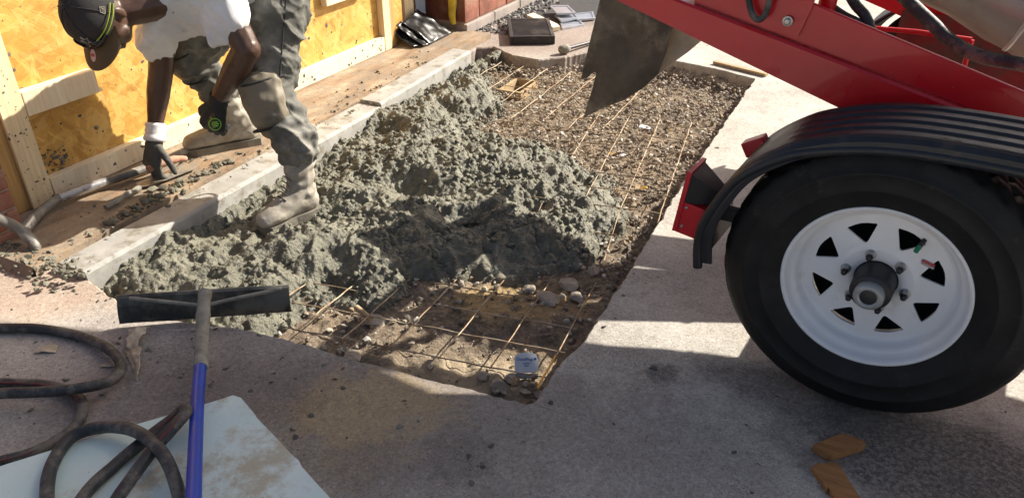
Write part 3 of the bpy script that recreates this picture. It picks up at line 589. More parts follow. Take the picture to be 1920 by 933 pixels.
# black plastic sheets slumped behind the last stud
tb = thing('plastic_sheet', 'folded black plastic sheets slumped on the sill by the far stud', 'plastic sheet', wl(2.62, .04, .04))
def crumple(name, quad, th, mat, parent, amp=.012, fr=14, seed=0, n=18, curl=0.):
    A_, B_, C_, D_ = [np.asarray(q, float) for q in quad]; nrm = unit(np.cross(B_-A_, D_-A_)); g = {}; vs_ = []
    for side in (0, 1):
        for i in range(n+1):
            for j in range(n+1):
                a, b = i/n, j/n; p = A_*(1-a)*(1-b)+B_*a*(1-b)+C_*a*b+D_*(1-a)*b
                w = noise.noise(Vector(p)*fr+Vector((seed, 0, 0)))*amp+noise.noise(Vector(p)*fr*2.7+Vector((seed, 3, 0)))*amp*.5+curl*math.sin(a*math.pi); vs_.append(p+nrm*(w+side*th))
    K = (n+1)*(n+1); I = lambda s, i, j: s*K+i*(n+1)+j; fs = []
    for i in range(n):
        for j in range(n): fs += [(I(0, i, j), I(0, i, j+1), I(0, i+1, j+1), I(0, i+1, j)), (I(1, i, j), I(1, i+1, j), I(1, i+1, j+1), I(1, i, j+1))]
    for i in range(n): fs += [(I(0, i, 0), I(0, i+1, 0), I(1, i+1, 0), I(1, i, 0)), (I(0, i, n), I(1, i, n), I(1, i+1, n), I(0, i+1, n)), (I(0, 0, i), I(1, 0, i), I(1, 0, i+1), I(0, 0, i+1)), (I(0, n, i), I(0, n, i+1), I(1, n, i+1), I(1, n, i))]
    mb = MB().add(vs_, fs, True)
    return part(name, mb, mat, parent) if parent else mb
crumple('sheet', [wl(2.36, .02, .17), wl(2.60, -.02, .20), wl(2.72, .16, .045), wl(2.42, .17, .045)], .006, MT['bag'], tb, .012, 9, 1)
crumple('sheet', [wl(2.32, .0, .16), wl(2.37, .0, .175), wl(2.43, .17, .046), wl(2.36, .16, .046)], .008, MT['bag'], tb, .010, 12, 4)
crumple('sheet', [wl(2.30, -.02, .12), wl(2.345, .0, .14), wl(2.37, .14, .046), wl(2.31, .12, .046)], .008, MT['bag'], tb, .010, 12, 7)
# pieces lying beyond the trench
tg = thing('drain_grate', 'square black cast iron drain grate lying on the pavement', 'grate', gp(995, 66))
C0 = [gp(955, 85), gp(1041, 84), gp(1033, 44), gp(948, 45)]; gx = unit(C0[1]-C0[0]); gy = unit(np.cross(UP, gx)); gw = .285; gd = .46; gc = (C0[0]+C0[1])/2+gy*gd/2
mb = MB()
for sx in (-1, 1): mb.box(gc+gx*sx*(gw/2-.012)+UP*.028, (gx, gy, UP), (.012, gd/2, .026), .003)
for sy in (-1, 1): mb.box(gc+gy*sy*(gd/2-.012)+UP*.028, (gx, gy, UP), (gw/2-.025, .012, .026), .003)
part('frame', mb, MT['black_iron'], tg)
for i in range(15): mb = MB(); mb.box(gc+gy*(-gd/2+.034+i*.028)+UP*.03, (gx, gy, UP), (gw/2-.025, .0075, .02), .002); part('bar', mb, MT['black_iron'], tg)
for i in (-1, 0, 1): mb = MB(); mb.box(gc+gx*i*.065+UP*.026, (gx, gy, UP), (.006, gd/2-.025, .018)); part('cross_bar', mb, MT['black_iron'], tg)
for k, (quad, z, lab) in enumerate([([(1031, 11), (1065, 10), (1080, 24), (1044, 25)], .055, 'uppermost light metal plate of the small pile on the asphalt'), ([(1040, 28), (1075, 22), (1085, 33), (1052, 39)], .03, 'middle light metal plate under the uppermost one'), ([(1070, 26), (1112, 22), (1116, 34), (1082, 37)], .02, 'light metal plate nearest the dark chute flap'), ([(1050, 42), (1085, 35), (1096, 46), (1055, 54)], .012, 'lowest light metal plate in front of the pile')]):
    P = [gp(x, y, z) for x, y in quad]; c = sum(P)/4; mb = MB(); vs_ = [p-UP*.012 for p in P]+P; q = [c+(p-c)*.82 for p in P]; vs_ += q+[p-UP*.005 for p in q]
    mb.add(vs_, [(3, 2, 1, 0)]+[(i, (i+1) % 4, 4+(i+1) % 4, 4+i) for i in range(4)]+[(4+i, 4+(i+1) % 4, 8+(i+1) % 4, 8+i) for i in range(4)]+[(8+i, 8+(i+1) % 4, 12+(i+1) % 4, 12+i) for i in range(4)]+[(12, 13, 14, 15)])
    single('metal_plate', mb, MT['steel'], lab, 'metal plate', c-UP*z, 'metal plates piled on the asphalt')
P = [gp(x, y, .03) for x, y in ((988, 28), (1000, 24), (1045, 45), (1050, 50), (1037, 52))]; mb = MB(); mb.add([p-UP*.025 for p in P]+P, [(4, 3, 2, 1, 0), (5, 6, 7, 8, 9)]+[(i, (i+1) % 5, 5+(i+1) % 5, 5+i) for i in range(5)]); single('wood_offcut', mb, MT['lumber'], 'pale wood offcut lying against the black grate', 'wood', P[2])
th = thing('hammer', 'small hammer with round head lying on the pavement behind the trench', 'hammer', gp(1058, 94)); mb = MB(); mb.tube(spline([gp(1064, 91, .03), gp(1090, 84, .025), gp(1112, 78, .02)], 4), .011, 8); part('handle', mb, MT['dark'], th)
mb = MB(); v, f = hull_of([(gp(1054, 93, .03), .026), (gp(1061, 92, .03), .03)]); mb.add(v, f, True); part('head', mb, MT['mud'], th)
P = [gp(1355, 122, .006), gp(1420, 138, .006)]; d = unit(P[1]-P[0]); mb = MB(); mb.box((P[0]+P[1])/2+UP*.006, (d, np.cross(UP, d), UP), (.17, .016, .007), .002); single('wooden_lath', mb, MT['lath'], 'thin weathered wooden lath along the far edge of the trench', 'lath', (P[0]+P[1])/2)
# pit frame among the mesh
tp = thing('drain_pit', 'small dark square drain pit sunk in the gravel by the concrete', 'drain', wl(pu+.05, pm, -.1)); 
for a, b, hu, hm in ((-.105, 0, .008, .07), (.105, 0, .008, .07), (0, -.062, .1, .008), (0, .062, .1, .008)): mb = MB(); mb.box(wl(pu+.05+a, pm+b, -.16), WD, (hu, hm, .11)); part('side', mb, MT['lath'], tp)

# ============================================================ WIRE MESH
GA = np.array([math.cos(-.3142), math.sin(-.3142), .017]); GB = np.array([-math.sin(-.3142), math.cos(-.3142), -.1552]); G0 = np.array([-.2521, 2.0637, -.0591]); SP = .1524
def gridp(i, j, lift=0.):
    jj = min(j-3, 2.6); z = GB[2]*jj*SP                      # the sheet dips under the concrete, then runs flat
    p = G0+np.array([GA[0], GA[1], 0])*(i-3)*SP+np.array([GB[0], GB[1], 0])*(j-3)*SP; p[2] = G0[2]+GA[2]*(i-3)*SP+z+.092*max(0, min(1, (j-5.6)/2.2))+lift+.005*noise.noise(Vector((i*1.3, j*1.1, 0)))
    return p
tm = thing('wire_mesh', 'rusty welded wire mesh sheet lying across the near end of the trench', 'wire mesh', gridp(3, 3)-UP*.04)
def wire(parent, a, b, n, amp, mat='rust', r=.0026, seed=0, pf=gridp):
    pts = [pf(a[0]+(b[0]-a[0])*k/n, a[1]+(b[1]-a[1])*k/n, amp) for k in range(n+1)]; pts = [p+np.array([noise.noise(Vector((k*.4, seed, 1))), noise.noise(Vector((k*.4, seed, 5))), noise.noise(Vector((k*.25, seed, 9)))])*.0025 for k, p in enumerate(pts)]
    mb = MB(); mb.tube(pts, r, 6); return part('wire', mb, MT[mat], parent)
for i in range(-3, 9): wire(tm, (i, {-3: 3.9, -2: 3.1, -1: 2.3, 0: 1.6, 1: .95, 2: .9, 3: .9, 4: .9, 5: .9, 6: .6, 7: 7.6, 8: 11.5}[i]), (i, 14.6 if i > 3 else 6.5), 40, .003, r=.0024, seed=i)
wire(tm, (6, .55), (6, 1.75), 6, .0065, 'rust_end', .0033, seed=6)
for j in range(1, 15): wire(tm, ({1: .6, 2: .2, 3: -.3}.get(j, 1.), j), (6.12 if j < 8 else 7.1 if j < 12 else 8.1, j), 30, -.002 if j < 7 else .006, r=.0021, seed=30+j)
# a second sheet at the far end, lying askew
FB = unit(gp(1049, 118, -.05)-gp(957, 184, -.05)); FA = np.cross(FB, UP); F0 = gp(957, 184, -.055)
tm2 = thing('wire_mesh', 'rusty wire mesh sheet at the far end beside the drain pit', 'wire mesh', F0-UP*.03)
def grid2(i, j, lift=0.): return F0+FA*i*SP+FB*j*SP+UP*(lift+.012*noise.noise(Vector((i*.9, j*.8, 4)))+.012)
for i in range(-2, 5): wire(tm2, (i, -1.6-(.5 if i % 2 else 0)), (i, 3.4), 24, .004, r=.0024, seed=50+i, pf=grid2)
for j in range(-1, 4): wire(tm2, (-2.2, j), (4.3, j), 24, -.001, r=.0021, seed=60+j, pf=grid2)

# ============================================================ STONES AND LITTER IN THE TRENCH
def stone(px, py, r, label, flat=.7, seed=0, mat='stone', el=1.):
    p = gp(px, py, -.085); z = max(-.105, float(bed_z(np.array(p[0]), np.array(p[1]))))+r*flat*.55; p = gp(px, py, z); rr = np.random.default_rng(seed)
    bm = bmesh.new(); bmesh.ops.create_icosphere(bm, subdivisions=3, radius=1); an = rr.uniform(0, 3)
    pl = [(unit(rr.normal(0, 1, 3)), rr.uniform(.6, .85)) for _ in range(11)]
    for v in bm.verts:
        q = np.array(v.co)
        for n_, d_ in pl:
            e = q@n_
            if e > d_: q = q-n_*(e-d_)
        q = q*(1+.08*noise.noise(Vector(q)*3+Vector((seed, 0, 0)))); q = q*np.array([el, 1, flat]); v.co = (r*(q[0]*math.cos(an)-q[1]*math.sin(an)), r*(q[0]*math.sin(an)+q[1]*math.cos(an)), r*q[2])
    me = bpy.data.meshes.new('stone'); bm.to_mesh(me); bm.free(); me.polygons.foreach_set('use_smooth', [False]*len(me.polygons)); tag(link('stone', me, MT[mat], None, tuple(p)), label, 'stone', 'larger stones in the trench')
for k, a in enumerate([(940, 520, .022, 'pale stone nearest the foot of the concrete heap'), (993, 543, .024, 'round pale stone beside the sunlit sand'), (1030, 560, .034, 'long pale broken stone under the wire mesh', .5, 1.6), (1065, 532, .036, 'flat grey stone slab by the right side of the trench', .45, 1.5), (1083, 558, .026, 'wedge-shaped grey stone against the right trench edge', .6, 1.3), (1115, 508, .026, 'reddish stone at the right edge below the heap'),
    (935, 722, .030, 'big rounded stone in the near trench corner'), (962, 712, .024, 'knobbly grey stone right of the big rounded one'), (905, 705, .018, 'brown stone left of the big rounded one'), (985, 735, .016, 'small grey stone deepest in the near corner'), (1010, 738, .016, 'dark stone against the near right trench edge'), (700, 600, .036, 'flat buff stone half buried in shaded soil', .4, 1.4), (560+100, 690-22, .026, 'broad brown stone at the near trench edge', .4, 1.5), (1190, 410, .024, 'tan stone standing by the right trench edge'), (1295, 288, .026, 'yellowish stone against the right edge further up'), (1000, 205, .035, 'white grey stone under the far mesh', .6, 1.5), (985, 213, .022, 'small dark stone beside the white grey one'), (1215, 172, .018, 'grey stone under the far trench wall'), (1240, 158, .022, 'purple grey stone at the foot of the far trench wall'), (1265, 165, .018, 'dark stone right of the purple grey one')]):
    stone(a[0], a[1], a[2], a[3], a[4] if len(a) > 4 else .75, k+3, 'stone', a[5] if len(a) > 5 else 1.1)
mb = MB(); mb.tube(spline([gp(668, 576, -.055), gp(682, 587, -.06), gp(695, 598, -.07)], 4), [.010]*9, 10); single('pipe_stub', mb, MT['lath'], 'short tan pipe stub poking out of the shaded soil', 'pipe', gp(682, 590, -.08))
# printed white bag scrap
tc = thing('bag_scrap', 'torn white bag scrap with blue print lying in the near trench corner', 'bag scrap', gp(985, 690, -.09))
cn = gp(987, 678, -.055); ex = unit(gp(1010, 678, -.055)-gp(964, 678, -.055)); ey = unit(UP*.62+np.array([0, 1., 0])*.78); ez = np.cross(ex, ey)
out2 = [(-.034, -.026), (-.03, -.034), (.02, -.03), (.034, -.024), (.035, .004), (.028, .022), (.012, .028), (-.02, .026), (-.034, .016)]
mb = MB(); mb.prism(out2, cn-ez*.002, ex, ey, .002); mb.prism([(-.034, 0), (.034, 0), (.03, .02), (-.02, .022)], cn-ey*.034-ex*.0-ez*.002, ex, unit(-ez*.9-ey*.5), .0015); part('sheet', mb, MT['white'], tc)
def lettering(text, size, o, ax, ay, mat, parent, name='lettering'):
    cu = bpy.data.curves.new('t', 'FONT'); cu.body = text; cu.size = size; cu.align_x = 'CENTER'; cu.align_y = 'CENTER'; cu.extrude = .0003; to = bpy.data.objects.new('t', cu); col.objects.link(to)
    bpy.context.view_layer.update(); me = bpy.data.meshes.new_from_object(to.evaluated_get(bpy.context.evaluated_depsgraph_get())); bpy.data.objects.remove(to)
    ax = unit(ax); ay = unit(ay); az = np.cross(ax, ay); w = np.array(wloc(parent))
    for v in me.vertices: c = np.array(v.co); v.co = tuple(np.asarray(o)+ax*c[0]+ay*c[1]+az*c[2]-w)
    return link(name, me, mat, parent)
lettering('DuraPlug', .0125, cn+ey*.008-ex*.005+ez*.0008, ex, ey, MT['print'], tc)
mb = MB(); mb.prism([(.0045*math.cos(a)*(1 if k % 2 else .7), .0045*math.sin(a)*(1 if k % 2 else .7)) for k, a in enumerate(np.linspace(0, 2*math.pi, 16, endpoint=False))], cn+ex*.0255+ey*.009+ez*.0002, ex, ey, .0006); part('mark', mb, MT['print'], tc)
for q in range(3): mb = MB(); mb.box(cn-ey*(.003+q*.005)+ez*.0006, (ex, ey, ez), (.010-.002*q, .0007, .0003)); part('print_line', mb, MT['print'], tc)
for k, (x, y, z, r, mat, lab) in enumerate([(1207, 352, -.05, .016, 'leaf', 'yellow leaf scrap on the gravel beside the heap'), (1195, 350, -.05, .018, 'lath', 'brown leaf scrap left of the yellow one'), (1208, 238, -.04, .030, 'white', 'crumpled white paper scrap in the middle of the gravel'), (1168, 291, -.04, .016, 'white', 'small white paper scrap near the upper heap edge'), (1146, 287, -.04, .012, 'leaf', 'little yellow leaf near the white paper scrap'), (1258, 243, -.04, .008, 'leaf', 'tiny orange leaf upslope on the gravel')]):
    c = gp(x, y, z); e1 = unit(np.array([math.cos(k*1.3), math.sin(k*1.3), .15])); e2 = unit(np.cross(UP, e1)); q = crumple('x', [c-e1*r-e2*r*.5, c+e1*r-e2*r*.6, c+e1*r*.8+e2*r*.6, c-e1*r*.9+e2*r*.5], .0012, None, None, r*.35, .5/r, k, 8); single('litter_scrap', q, MT[mat], lab, 'litter', c)

# ============================================================ FOREGROUND TOOLS
tr = thing('concrete_rake', 'concrete placer rake with muddy steel blade and blue handle', 'rake', gp(383, 600))
BL, BR = gp(224, 607, .012), gp(546, 584, .004); BTL, BTR = gp(218, 556, .100), gp(541, 536, .096); bx_ = unit(BR-BL); by_ = unit((BTL+BTR)/2-(BL+BR)/2); Lb = np.linalg.norm(BR-BL); Hb = .108
bn = unit(np.cross(bx_, by_)); mb = MB(); vs_ = []; n = 24
for i in range(n+1):
    a = i/n
    for (h, off) in ((0, 0), (.3, -.004), (.65, -.004), (.93, .001), (1., .008), (1.0, .0125), (.93, .006), (.65, .001), (.3, .001), (0, .004)):
        base_ = BL+bx_*Lb*a; top_ = BTL+(BTR-BTL)*a; p = base_+(top_-base_)*h-bn*off*1.0+np.array([0, 0, noise.noise(Vector((a*6, h*3, 0)))*.0015]); vs_.append(p)
L = 10; mb.add(vs_, [(i*L+j, (i+1)*L+j, (i+1)*L+(j+1) % L, i*L+(j+1) % L) for i in range(n) for j in range(L)]); mb.add(vs_[:L], [tuple(range(L))]); mb.add(vs_[-L:], [tuple(range(L))[::-1]]); part('blade', mb, MT['blade'], tr)
S0, S1, S2 = gp(385, 547, .112), gp(382, 575, .094), gp(379, 625, .070); mid = gp(370, 760, .092); end = gp(362, 960, .16)
mb = MB(); pts = spline([S0, S1, S2, gp(376, 690, .072)], 8); mb.tube(pts, [.0185+.003*noise.noise(Vector(p)*60) for p in pts], 18); part('socket', mb, MT['mud'], tr)
mb = MB(); mb.tube(spline([gp(376, 680, .0725), mid, end, gp(358, 1150, .24)], 8), .0158, 20); part('handle', mb, MT['blue'], tr)
for e in (gp(243, 560, .094), gp(527, 542, .090)): mb = MB(); mb.tube(spline([S1+UP*.004, (S1+e)/2+UP*.004, e-bn*.004], 6), .0055, 8); part('brace', mb, MT['mud'], tr)
# insulation board
fb = [(437, 740), (452, 745), (478, 776), (482, 783), (520, 822), (548, 852), (560, 862), (566, 874), (600, 912), (640, 955), (720, 1060), (300, 1400), (-300, 1100), (-200, 930), (0, 873), (100, 842), (210, 808), (320, 776), (400, 752)]
P = [gp(x, y, .046) for x, y in fb]; mb = MB(); o0 = gp(300, 850, 0); poly = [(p[0]-o0[0], p[1]-o0[1]) for p in P][::-1]; mb.prism(poly, o0+UP*.004, (1, 0, 0), (0, 1, 0), .042); single('insulation_board', mb, MT['foam'], 'stained pale blue-white foam insulation board under the hose coil', 'foam board', o0)
def hose(name, pts, r, label, mat='hose', stripe=False, n=10, seg=14):
    P = spline(pts, n); t = thing(name, label, 'hose', P[len(P)//2]-UP*r); mb = MB(); mb.tube(P, [r*(1+.03*noise.noise(Vector(p)*25)) for p in P], seg); part('tube', mb, MT[mat], t)
    if stripe:
        mb = MB(); Q = [p+UP*r*.60+np.array([.0, -r*.66, 0]) for p in P]; mb.tube(Q, r*.30, 8); part('stripe', mb, MT['redline'], t)
    return t
z = .016
hose('rubber_hose', [gp(-300, 640, z), gp(-80, 618, z), gp(0, 615, z), gp(75, 616, z), gp(150, 630, z), gp(205, 655, .026), gp(228, 688, .03), gp(205, 714, .04), gp(150, 727, .055), gp(80, 734, .055), gp(0, 737, .045), gp(-120, 745, z), gp(-300, 770, z)], .0142, 'thick black hose making the wide upper loop at the left edge', 'hose')
hose('rubber_hose', [gp(-200, 705, z), gp(-60, 716, z), gp(20, 718, z), gp(90, 722, .018), gp(140, 738, .018), gp(156, 765, .018), gp(135, 805, .02), gp(75, 842, .024), gp(10, 862, .03), gp(-120, 890, .04)], .0135, 'black hose with red stripe curving under the wide loop', 'hose', True)
z = .064
hose('rubber_hose', [gp(140, 1130, z), gp(98, 1010, z), gp(88, 930, z), gp(98, 870, z), gp(135, 818, z), gp(195, 800, z+.01), gp(255, 808, z+.03), gp(305, 850, z+.04), gp(334, 920, z+.03), gp(345, 1000, z+.01), gp(330, 1150, z)], .0148, 'thick black hose coil arching over the foam board beside the blue handle', 'hose')
hose('rubber_hose', [gp(60, 1120, z), gp(150, 940, z), gp(215, 872, z), gp(280, 818, z+.003), gp(322, 786, z+.012), gp(343, 768, z+.035), gp(349, 771, z+.055), gp(330, 795, z+.050), gp(285, 845, z+.030), gp(240, 905, z+.02), gp(205, 960, z+.012), gp(120, 1130, z)], .0142, 'red striped black hose bent double on the foam board', 'hose', True, 12)
# crumpled paper
tpp = thing('paper_scrap', 'crumpled tan paper scrap lying between the hose loop and the rake', 'paper', gp(250, 665))
crumple('upper_fold', [gp(240, 655, .012), gp(256, 652, .02), gp(274, 612, .03), gp(240, 618, .018)], .002, MT['paper'], tpp, .014, 30, 2, 14); crumple('lower_fold', [gp(236, 660, .006), gp(257, 714, .006), gp(263, 690, .022), gp(262, 648, .024)], .002, MT['paper'], tpp, .010, 34, 5, 14)
for k, (x, y, r, lab) in enumerate([(88, 655, .03, 'small pale paper scrap inside the wide hose loop'), (205, 683, .022, 'dirty paper scrap just inside the loop beside the tan one')]):
    c = gp(x, y, .004); q = crumple('x', [c+np.array([-r, -r*.5, 0]), c+np.array([r, -r*.4, 0]), c+np.array([r*.8, r*.6, 0]), c+np.array([-r*.7, r*.5, 0])], .0015, None, None, .006, 30, k+9, 10); single('paper_flake', q, MT['paper'], lab, 'paper', c)
# orange wood offcuts bottom right
def chunk(quad, h, label, seed):
    P = [gp(x, y, h) for x, y in quad]; c = sum(P)/len(P); n = len(P); mb = MB(); B = [np.array([p[0], p[1], .0015]) for p in P]; T_ = [c+(p-c)*.985 for p in P]; mid_ = [p-UP*.003 for p in P]
    mb.add(B+mid_+T_, [tuple(range(n))[::-1], tuple(range(2*n, 3*n))]+[(k*n+i, k*n+(i+1) % n, (k+1)*n+(i+1) % n, (k+1)*n+i) for k in range(2) for i in range(n)]); return single('wood_offcut', mb, MT['scrap'], label, 'wood', (c[0], c[1], 0), 'orange wood offcuts by the tyre')
chunk([(1524, 833), (1578, 811), (1586, 813), (1620, 824), (1624, 832), (1561, 852), (1553, 850)], .022, 'chunky orange wood offcut lying nearest the tyre', 1)
chunk([(1522, 873), (1531, 868), (1568, 865), (1573, 869), (1625, 950), (1580, 962), (1553, 912), (1551, 917)], .014, 'flat orange board offcut cut by the bottom edge of the photo', 2)
# hoses at the sill
hose('air_hose', [gp(-140, 395, .30), gp(-40, 402, .20), gp(20, 420, .12), gp(52, 443, .07), gp(66, 462, .04), gp(67, 474, .01)], .019, 'dusty grey hose drooping in from the left edge by the brick jamb', 'grey_hose')
to = hose('air_hose', [gp(47, 432, .05), gp(60, 414, .057), gp(85, 390, .062), gp(118, 368, .066), gp(175, 348, .066), gp(240, 327, .062), gp(300, 305, .06), gp(380, 268, .06), gp(470, 225, .06), gp(505, 207, .06)], .017, 'grey hose lying along the bottom plate behind the worker', 'grey_hose')
for a, b in (((47, 432, .052), (63, 409, .058)), ((112, 371, .066), (200, 340, .066))): mb = MB(); p0, p1 = gp(*a), gp(*b); mb.tube([p0, (p0+p1)/2+UP*.0015, p1], .0183, 14); part('tape_wrap', mb, MT['tape'], to)

# ============================================================ MIXER TRAILER
tt = thing('mixer_trailer', 'red concrete mixer trailer with white spoked wheel and black fender', 'trailer', tl(0, -.85, 0))
TD = (TL, TN, UP)
def slope(s, z0=.681, s0=-.231, k=.30): return z0-(s-s0)*k
def tyre(n0, sgn, parent):          # sgn +1: outer face looks along +TN
    c = tl(0, n0, .36); seg = 216; mb = MB(); ax = TN*sgn; a_ = unit(np.cross(ax, UP)); b_ = np.cross(ax, a_)
    prof = [(.200, -.014), (.205, -.004), (.212, .002), (.222, .005), (.236, .013), (.252, .0185), (.2535, .0200), (.257, .0200), (.259, .0185), (.275, .0215), (.292, .0215), (.294, .0230), (.298, .0230), (.300, .0205), (.318, .016), (.334, .006), (.340, .003), (.347, -.006), (.354, -.016),
            (.357, -.022), (.3575, -.050), (.350, -.051), (.350, -.057), (.3585, -.058), (.3595, -.082), (.351, -.083), (.351, -.089), (.3595, -.090), (.3595, -.114), (.351, -.115), (.351, -.121), (.3585, -.122), (.3575, -.150), (.357, -.156), (.347, -.172), (.330, -.186), (.295, -.198), (.250, -.194), (.215, -.178), (.203, -.172)]
    vs_ = []
    for j, (r, h) in enumerate(prof):
        for k in range(seg):
            rr = r; ph = (k+int(abs(h+.09)*260)) % 6
            if 17 <= j <= 34 and r > .345 and ph < 2 and (h > -.052 or h < -.120 or ph < 1): rr = r-.0075
            w = 2*math.pi*k/seg; z_ = c+ax*h+(a_*math.cos(w)+b_*math.sin(w))*rr
            if z_[2] < .004: z_[2] = .004                      # flattened where it stands
            vs_.append(z_)
    N_ = len(prof); mb.add(vs_, [(i*seg+k, i*seg+(k+1) % seg, (i+1)*seg+(k+1) % seg, (i+1)*seg+k) for i in range(N_-1) for k in range(seg)], True); return part('tyre', mb, MT['tyre'], parent)
def rim(n0, sgn, detail=True):
    c = tl(0, n0, .36); ax = TN*sgn; a_ = unit(np.cross(UP, ax)); b_ = UP; mb = MB()
    mb.lathe([(.206, -.012), (.2095, -.004), (.2085, .001), (.204, .002), (.199, -.002), (.1965, -.012), (.193, -.022), (.186, -.027), (.181, -.030), (.178, -.040), (.1755, -.052), (.171, -.057), (.1655, -.0575)], c, ax, 128)
    mb.lathe([(.206, -.012), (.196, -.03), (.186, -.05), (.175, -.07), (.172, -.16), (.20, -.175)], c, ax, 96)
    if detail:
        def depth(r):
            P = [(.0, -.052), (.052, -.052), (.058, -.047), (.086, -.046), (.092, -.050), (.10, -.050), (.14, -.0535), (.160, -.0565), (.1655, -.0575)]
            for (r0_, d0), (r1_, d1) in zip(P, P[1:]):
                if r <= r1_+1e-6: return d0+(d1-d0)*(r-r0_)/(r1_-r0_)
            return P[-1][1]
        V = []; E_ = []; holes = []
        def ringp(pts):
            o = len(V); V.extend(pts); n = len(pts); E_.extend([(o+i, o+(i+1) % n) for i in range(n)])
        ringp([(.1655*math.cos(w), .1655*math.sin(w)) for w in np.linspace(0, 2*math.pi, 128, endpoint=False)])
        hub = [(.050*math.cos(w), .050*math.sin(w)) for w in np.linspace(0, 2*math.pi, 64, endpoint=False)]; ringp(hub); holes.append(hub)
        for k in range(8):
            w0 = R(45*k-67.5+2); tri = []
            for (r_, dw) in ((.0945, 0), (.147, .252), (.147, -.252)): tri.append(np.array([r_*math.cos(w0+dw), r_*math.sin(w0+dw)]))
            rd = []
            for i in range(3):
                p0, p1, p2 = tri[i-1], tri[i], tri[(i+1) % 3]; q0 = p1+unit(p0-p1)*.0095; q2 = p1+unit(p2-p1)*.0095
                for t_ in np.linspace(0, 1, 6): rd.append(tuple((1-t_)**2*q0+2*t_*(1-t_)*p1+t_*t_*q2))
                nxt = p2+unit(p1-p2)*.0095
                for t_ in (.25, .5, .75):
                    e = q2+(nxt-q2)*t_
                    if i == 1: e = e*(1+.035*math.sin(t_*math.pi))          # the outer side bows with the rim
                    rd.append(tuple(e))
            holes.append(rd); ringp(rd)
        for rr in np.arange(.056, .164, .006):
            n_ = int(rr*700)
            for w in np.linspace(0, 2*math.pi, n_, endpoint=False)+rr*9:
                p = (rr*math.cos(w), rr*math.sin(w))
                if all(polydist(np.array(p[0]), np.array(p[1]), h_) > .003 for h_ in holes[1:]) : V.append(p)
        vo, eo, fo, *_ = delaunay_2d_cdt([Vector(p) for p in V], E_, [], 1, 1e-6)
        cc = np.array([[sum(vo[i].x for i in f)/3, sum(vo[i].y for i in f)/3] for f in fo]); kp = np.ones(len(fo), bool)
        for h_ in holes: kp &= ~inpoly(cc[:, 0], cc[:, 1], h_)
        P3 = [c+a_*p.x+b_*p.y+ax*depth(math.hypot(p.x, p.y)) for p in vo]; mb.add(P3, [tuple(f) for f, k in zip(fo, kp) if k], True)
        for h_ in holes:
            n_ = len(h_); f_ = [c+a_*x+b_*y+ax*depth(math.hypot(x, y)) for x, y in h_]; g_ = [p-ax*.006 for p in f_]; mb.add(f_+g_, [(i, (i+1) % n_, n_+(i+1) % n_, n_+i) for i in range(n_)])
    else: mb.lathe([(.1655, -.0575), (.10, -.05), (.0, -.05)], c, ax, 64)
    return mb, c, ax, a_, b_
mb, wc, wax, wa, wb = rim(0, 1); wheel = part('wheel', mb, MT['rim'], tt); tyre(0, 1, wheel)
mb = MB(); mb.lathe([(.150, -.075), (.150, -.14), (.05, -.145), (.0, -.145)], wc, wax, 48); part('brake_drum', mb, MT['dark'], wheel)
mb = MB(); mb.lathe([(.055, -.13), (.0475, -.05), (.0465, .012), (.044, .018), (.033, .020), (.0, .020)], wc, wax, 48); part('hub', mb, MT['dark'], wheel)
mb = MB(); mb.lathe([(.0335, .018), (.0335, .036), (.031, .041), (.024, .043), (.020, .0425), (.019, .039), (.0, .038)], wc, wax, 40); part('grease_cap', mb, MT['grease'], wheel)
mb = MB(); mb.lathe([(.0185, .0395), (.017, .0405), (.0, .0405)], wc, wax, 32); part('cap_plug', mb, MT['dark'], wheel)
for k in range(6):
    w = R(60*k-10); p = wc+(wa*math.cos(w)+wb*math.sin(w))*.0699-wax*.047; mb = MB(); mb.lathe([(.0125, 0), (.0125, .003), (.0105, .004), (.0105, .015), (.009, .018)], p, wax, 6, False); mb.lathe([(.0125, 0), (.0125, .002), (0, .002)], p, wax, 20, False); nut = part('lug_nut', mb, MT['chrome'], wheel)
    mb = MB(); mb.lathe([(.0068, .010), (.0068, .027), (.005, .029), (0, .029)], p, wax, 12); part('stud_bolt', mb, MT['dark'], wheel)
w = R(60); p = wc+(wa*math.cos(w)+wb*math.sin(w))*.150-wax*.054; d_ = unit(wax*.9-(wa*math.cos(w)+wb*math.sin(w))*.55); mb = MB(); mb.tube([p, p+d_*.022], .0055, 10); part('valve_stem', mb, MT['dark'], wheel); mb = MB(); mb.tube([p+d_*.022, p+d_*.038], .0058, 10); part('valve_cap', mb, MT['green'], wheel)
w = R(38); p = wc+(wa*math.cos(w)+wb*math.sin(w))*.122-wax*.0495; mb = MB(); mb.box(p+wb*.003, (unit(wa-wb*.25), unit(wb+wa*.25), wax), (.0145, .0035, .0006)); part('red_label', mb, MT['redprint'], wheel); mb = MB(); mb.box(p-wb*.0035, (unit(wa-wb*.25), unit(wb+wa*.25), wax), (.0145, .0028, .0005)); part('grey_label', mb, MT['grease'], wheel)
mbf, c_, ax_, _, _ = rim(-1.72, -1, False); fw_ = part('wheel', mbf, MT['rim'], tt); tyre(-1.72, -1, fw_)
mb = MB(); mb.tube([tl(0, -.14, .36), tl(0, -1.58, .36)], .032, 16); part('axle', mb, MT['dark'], tt)
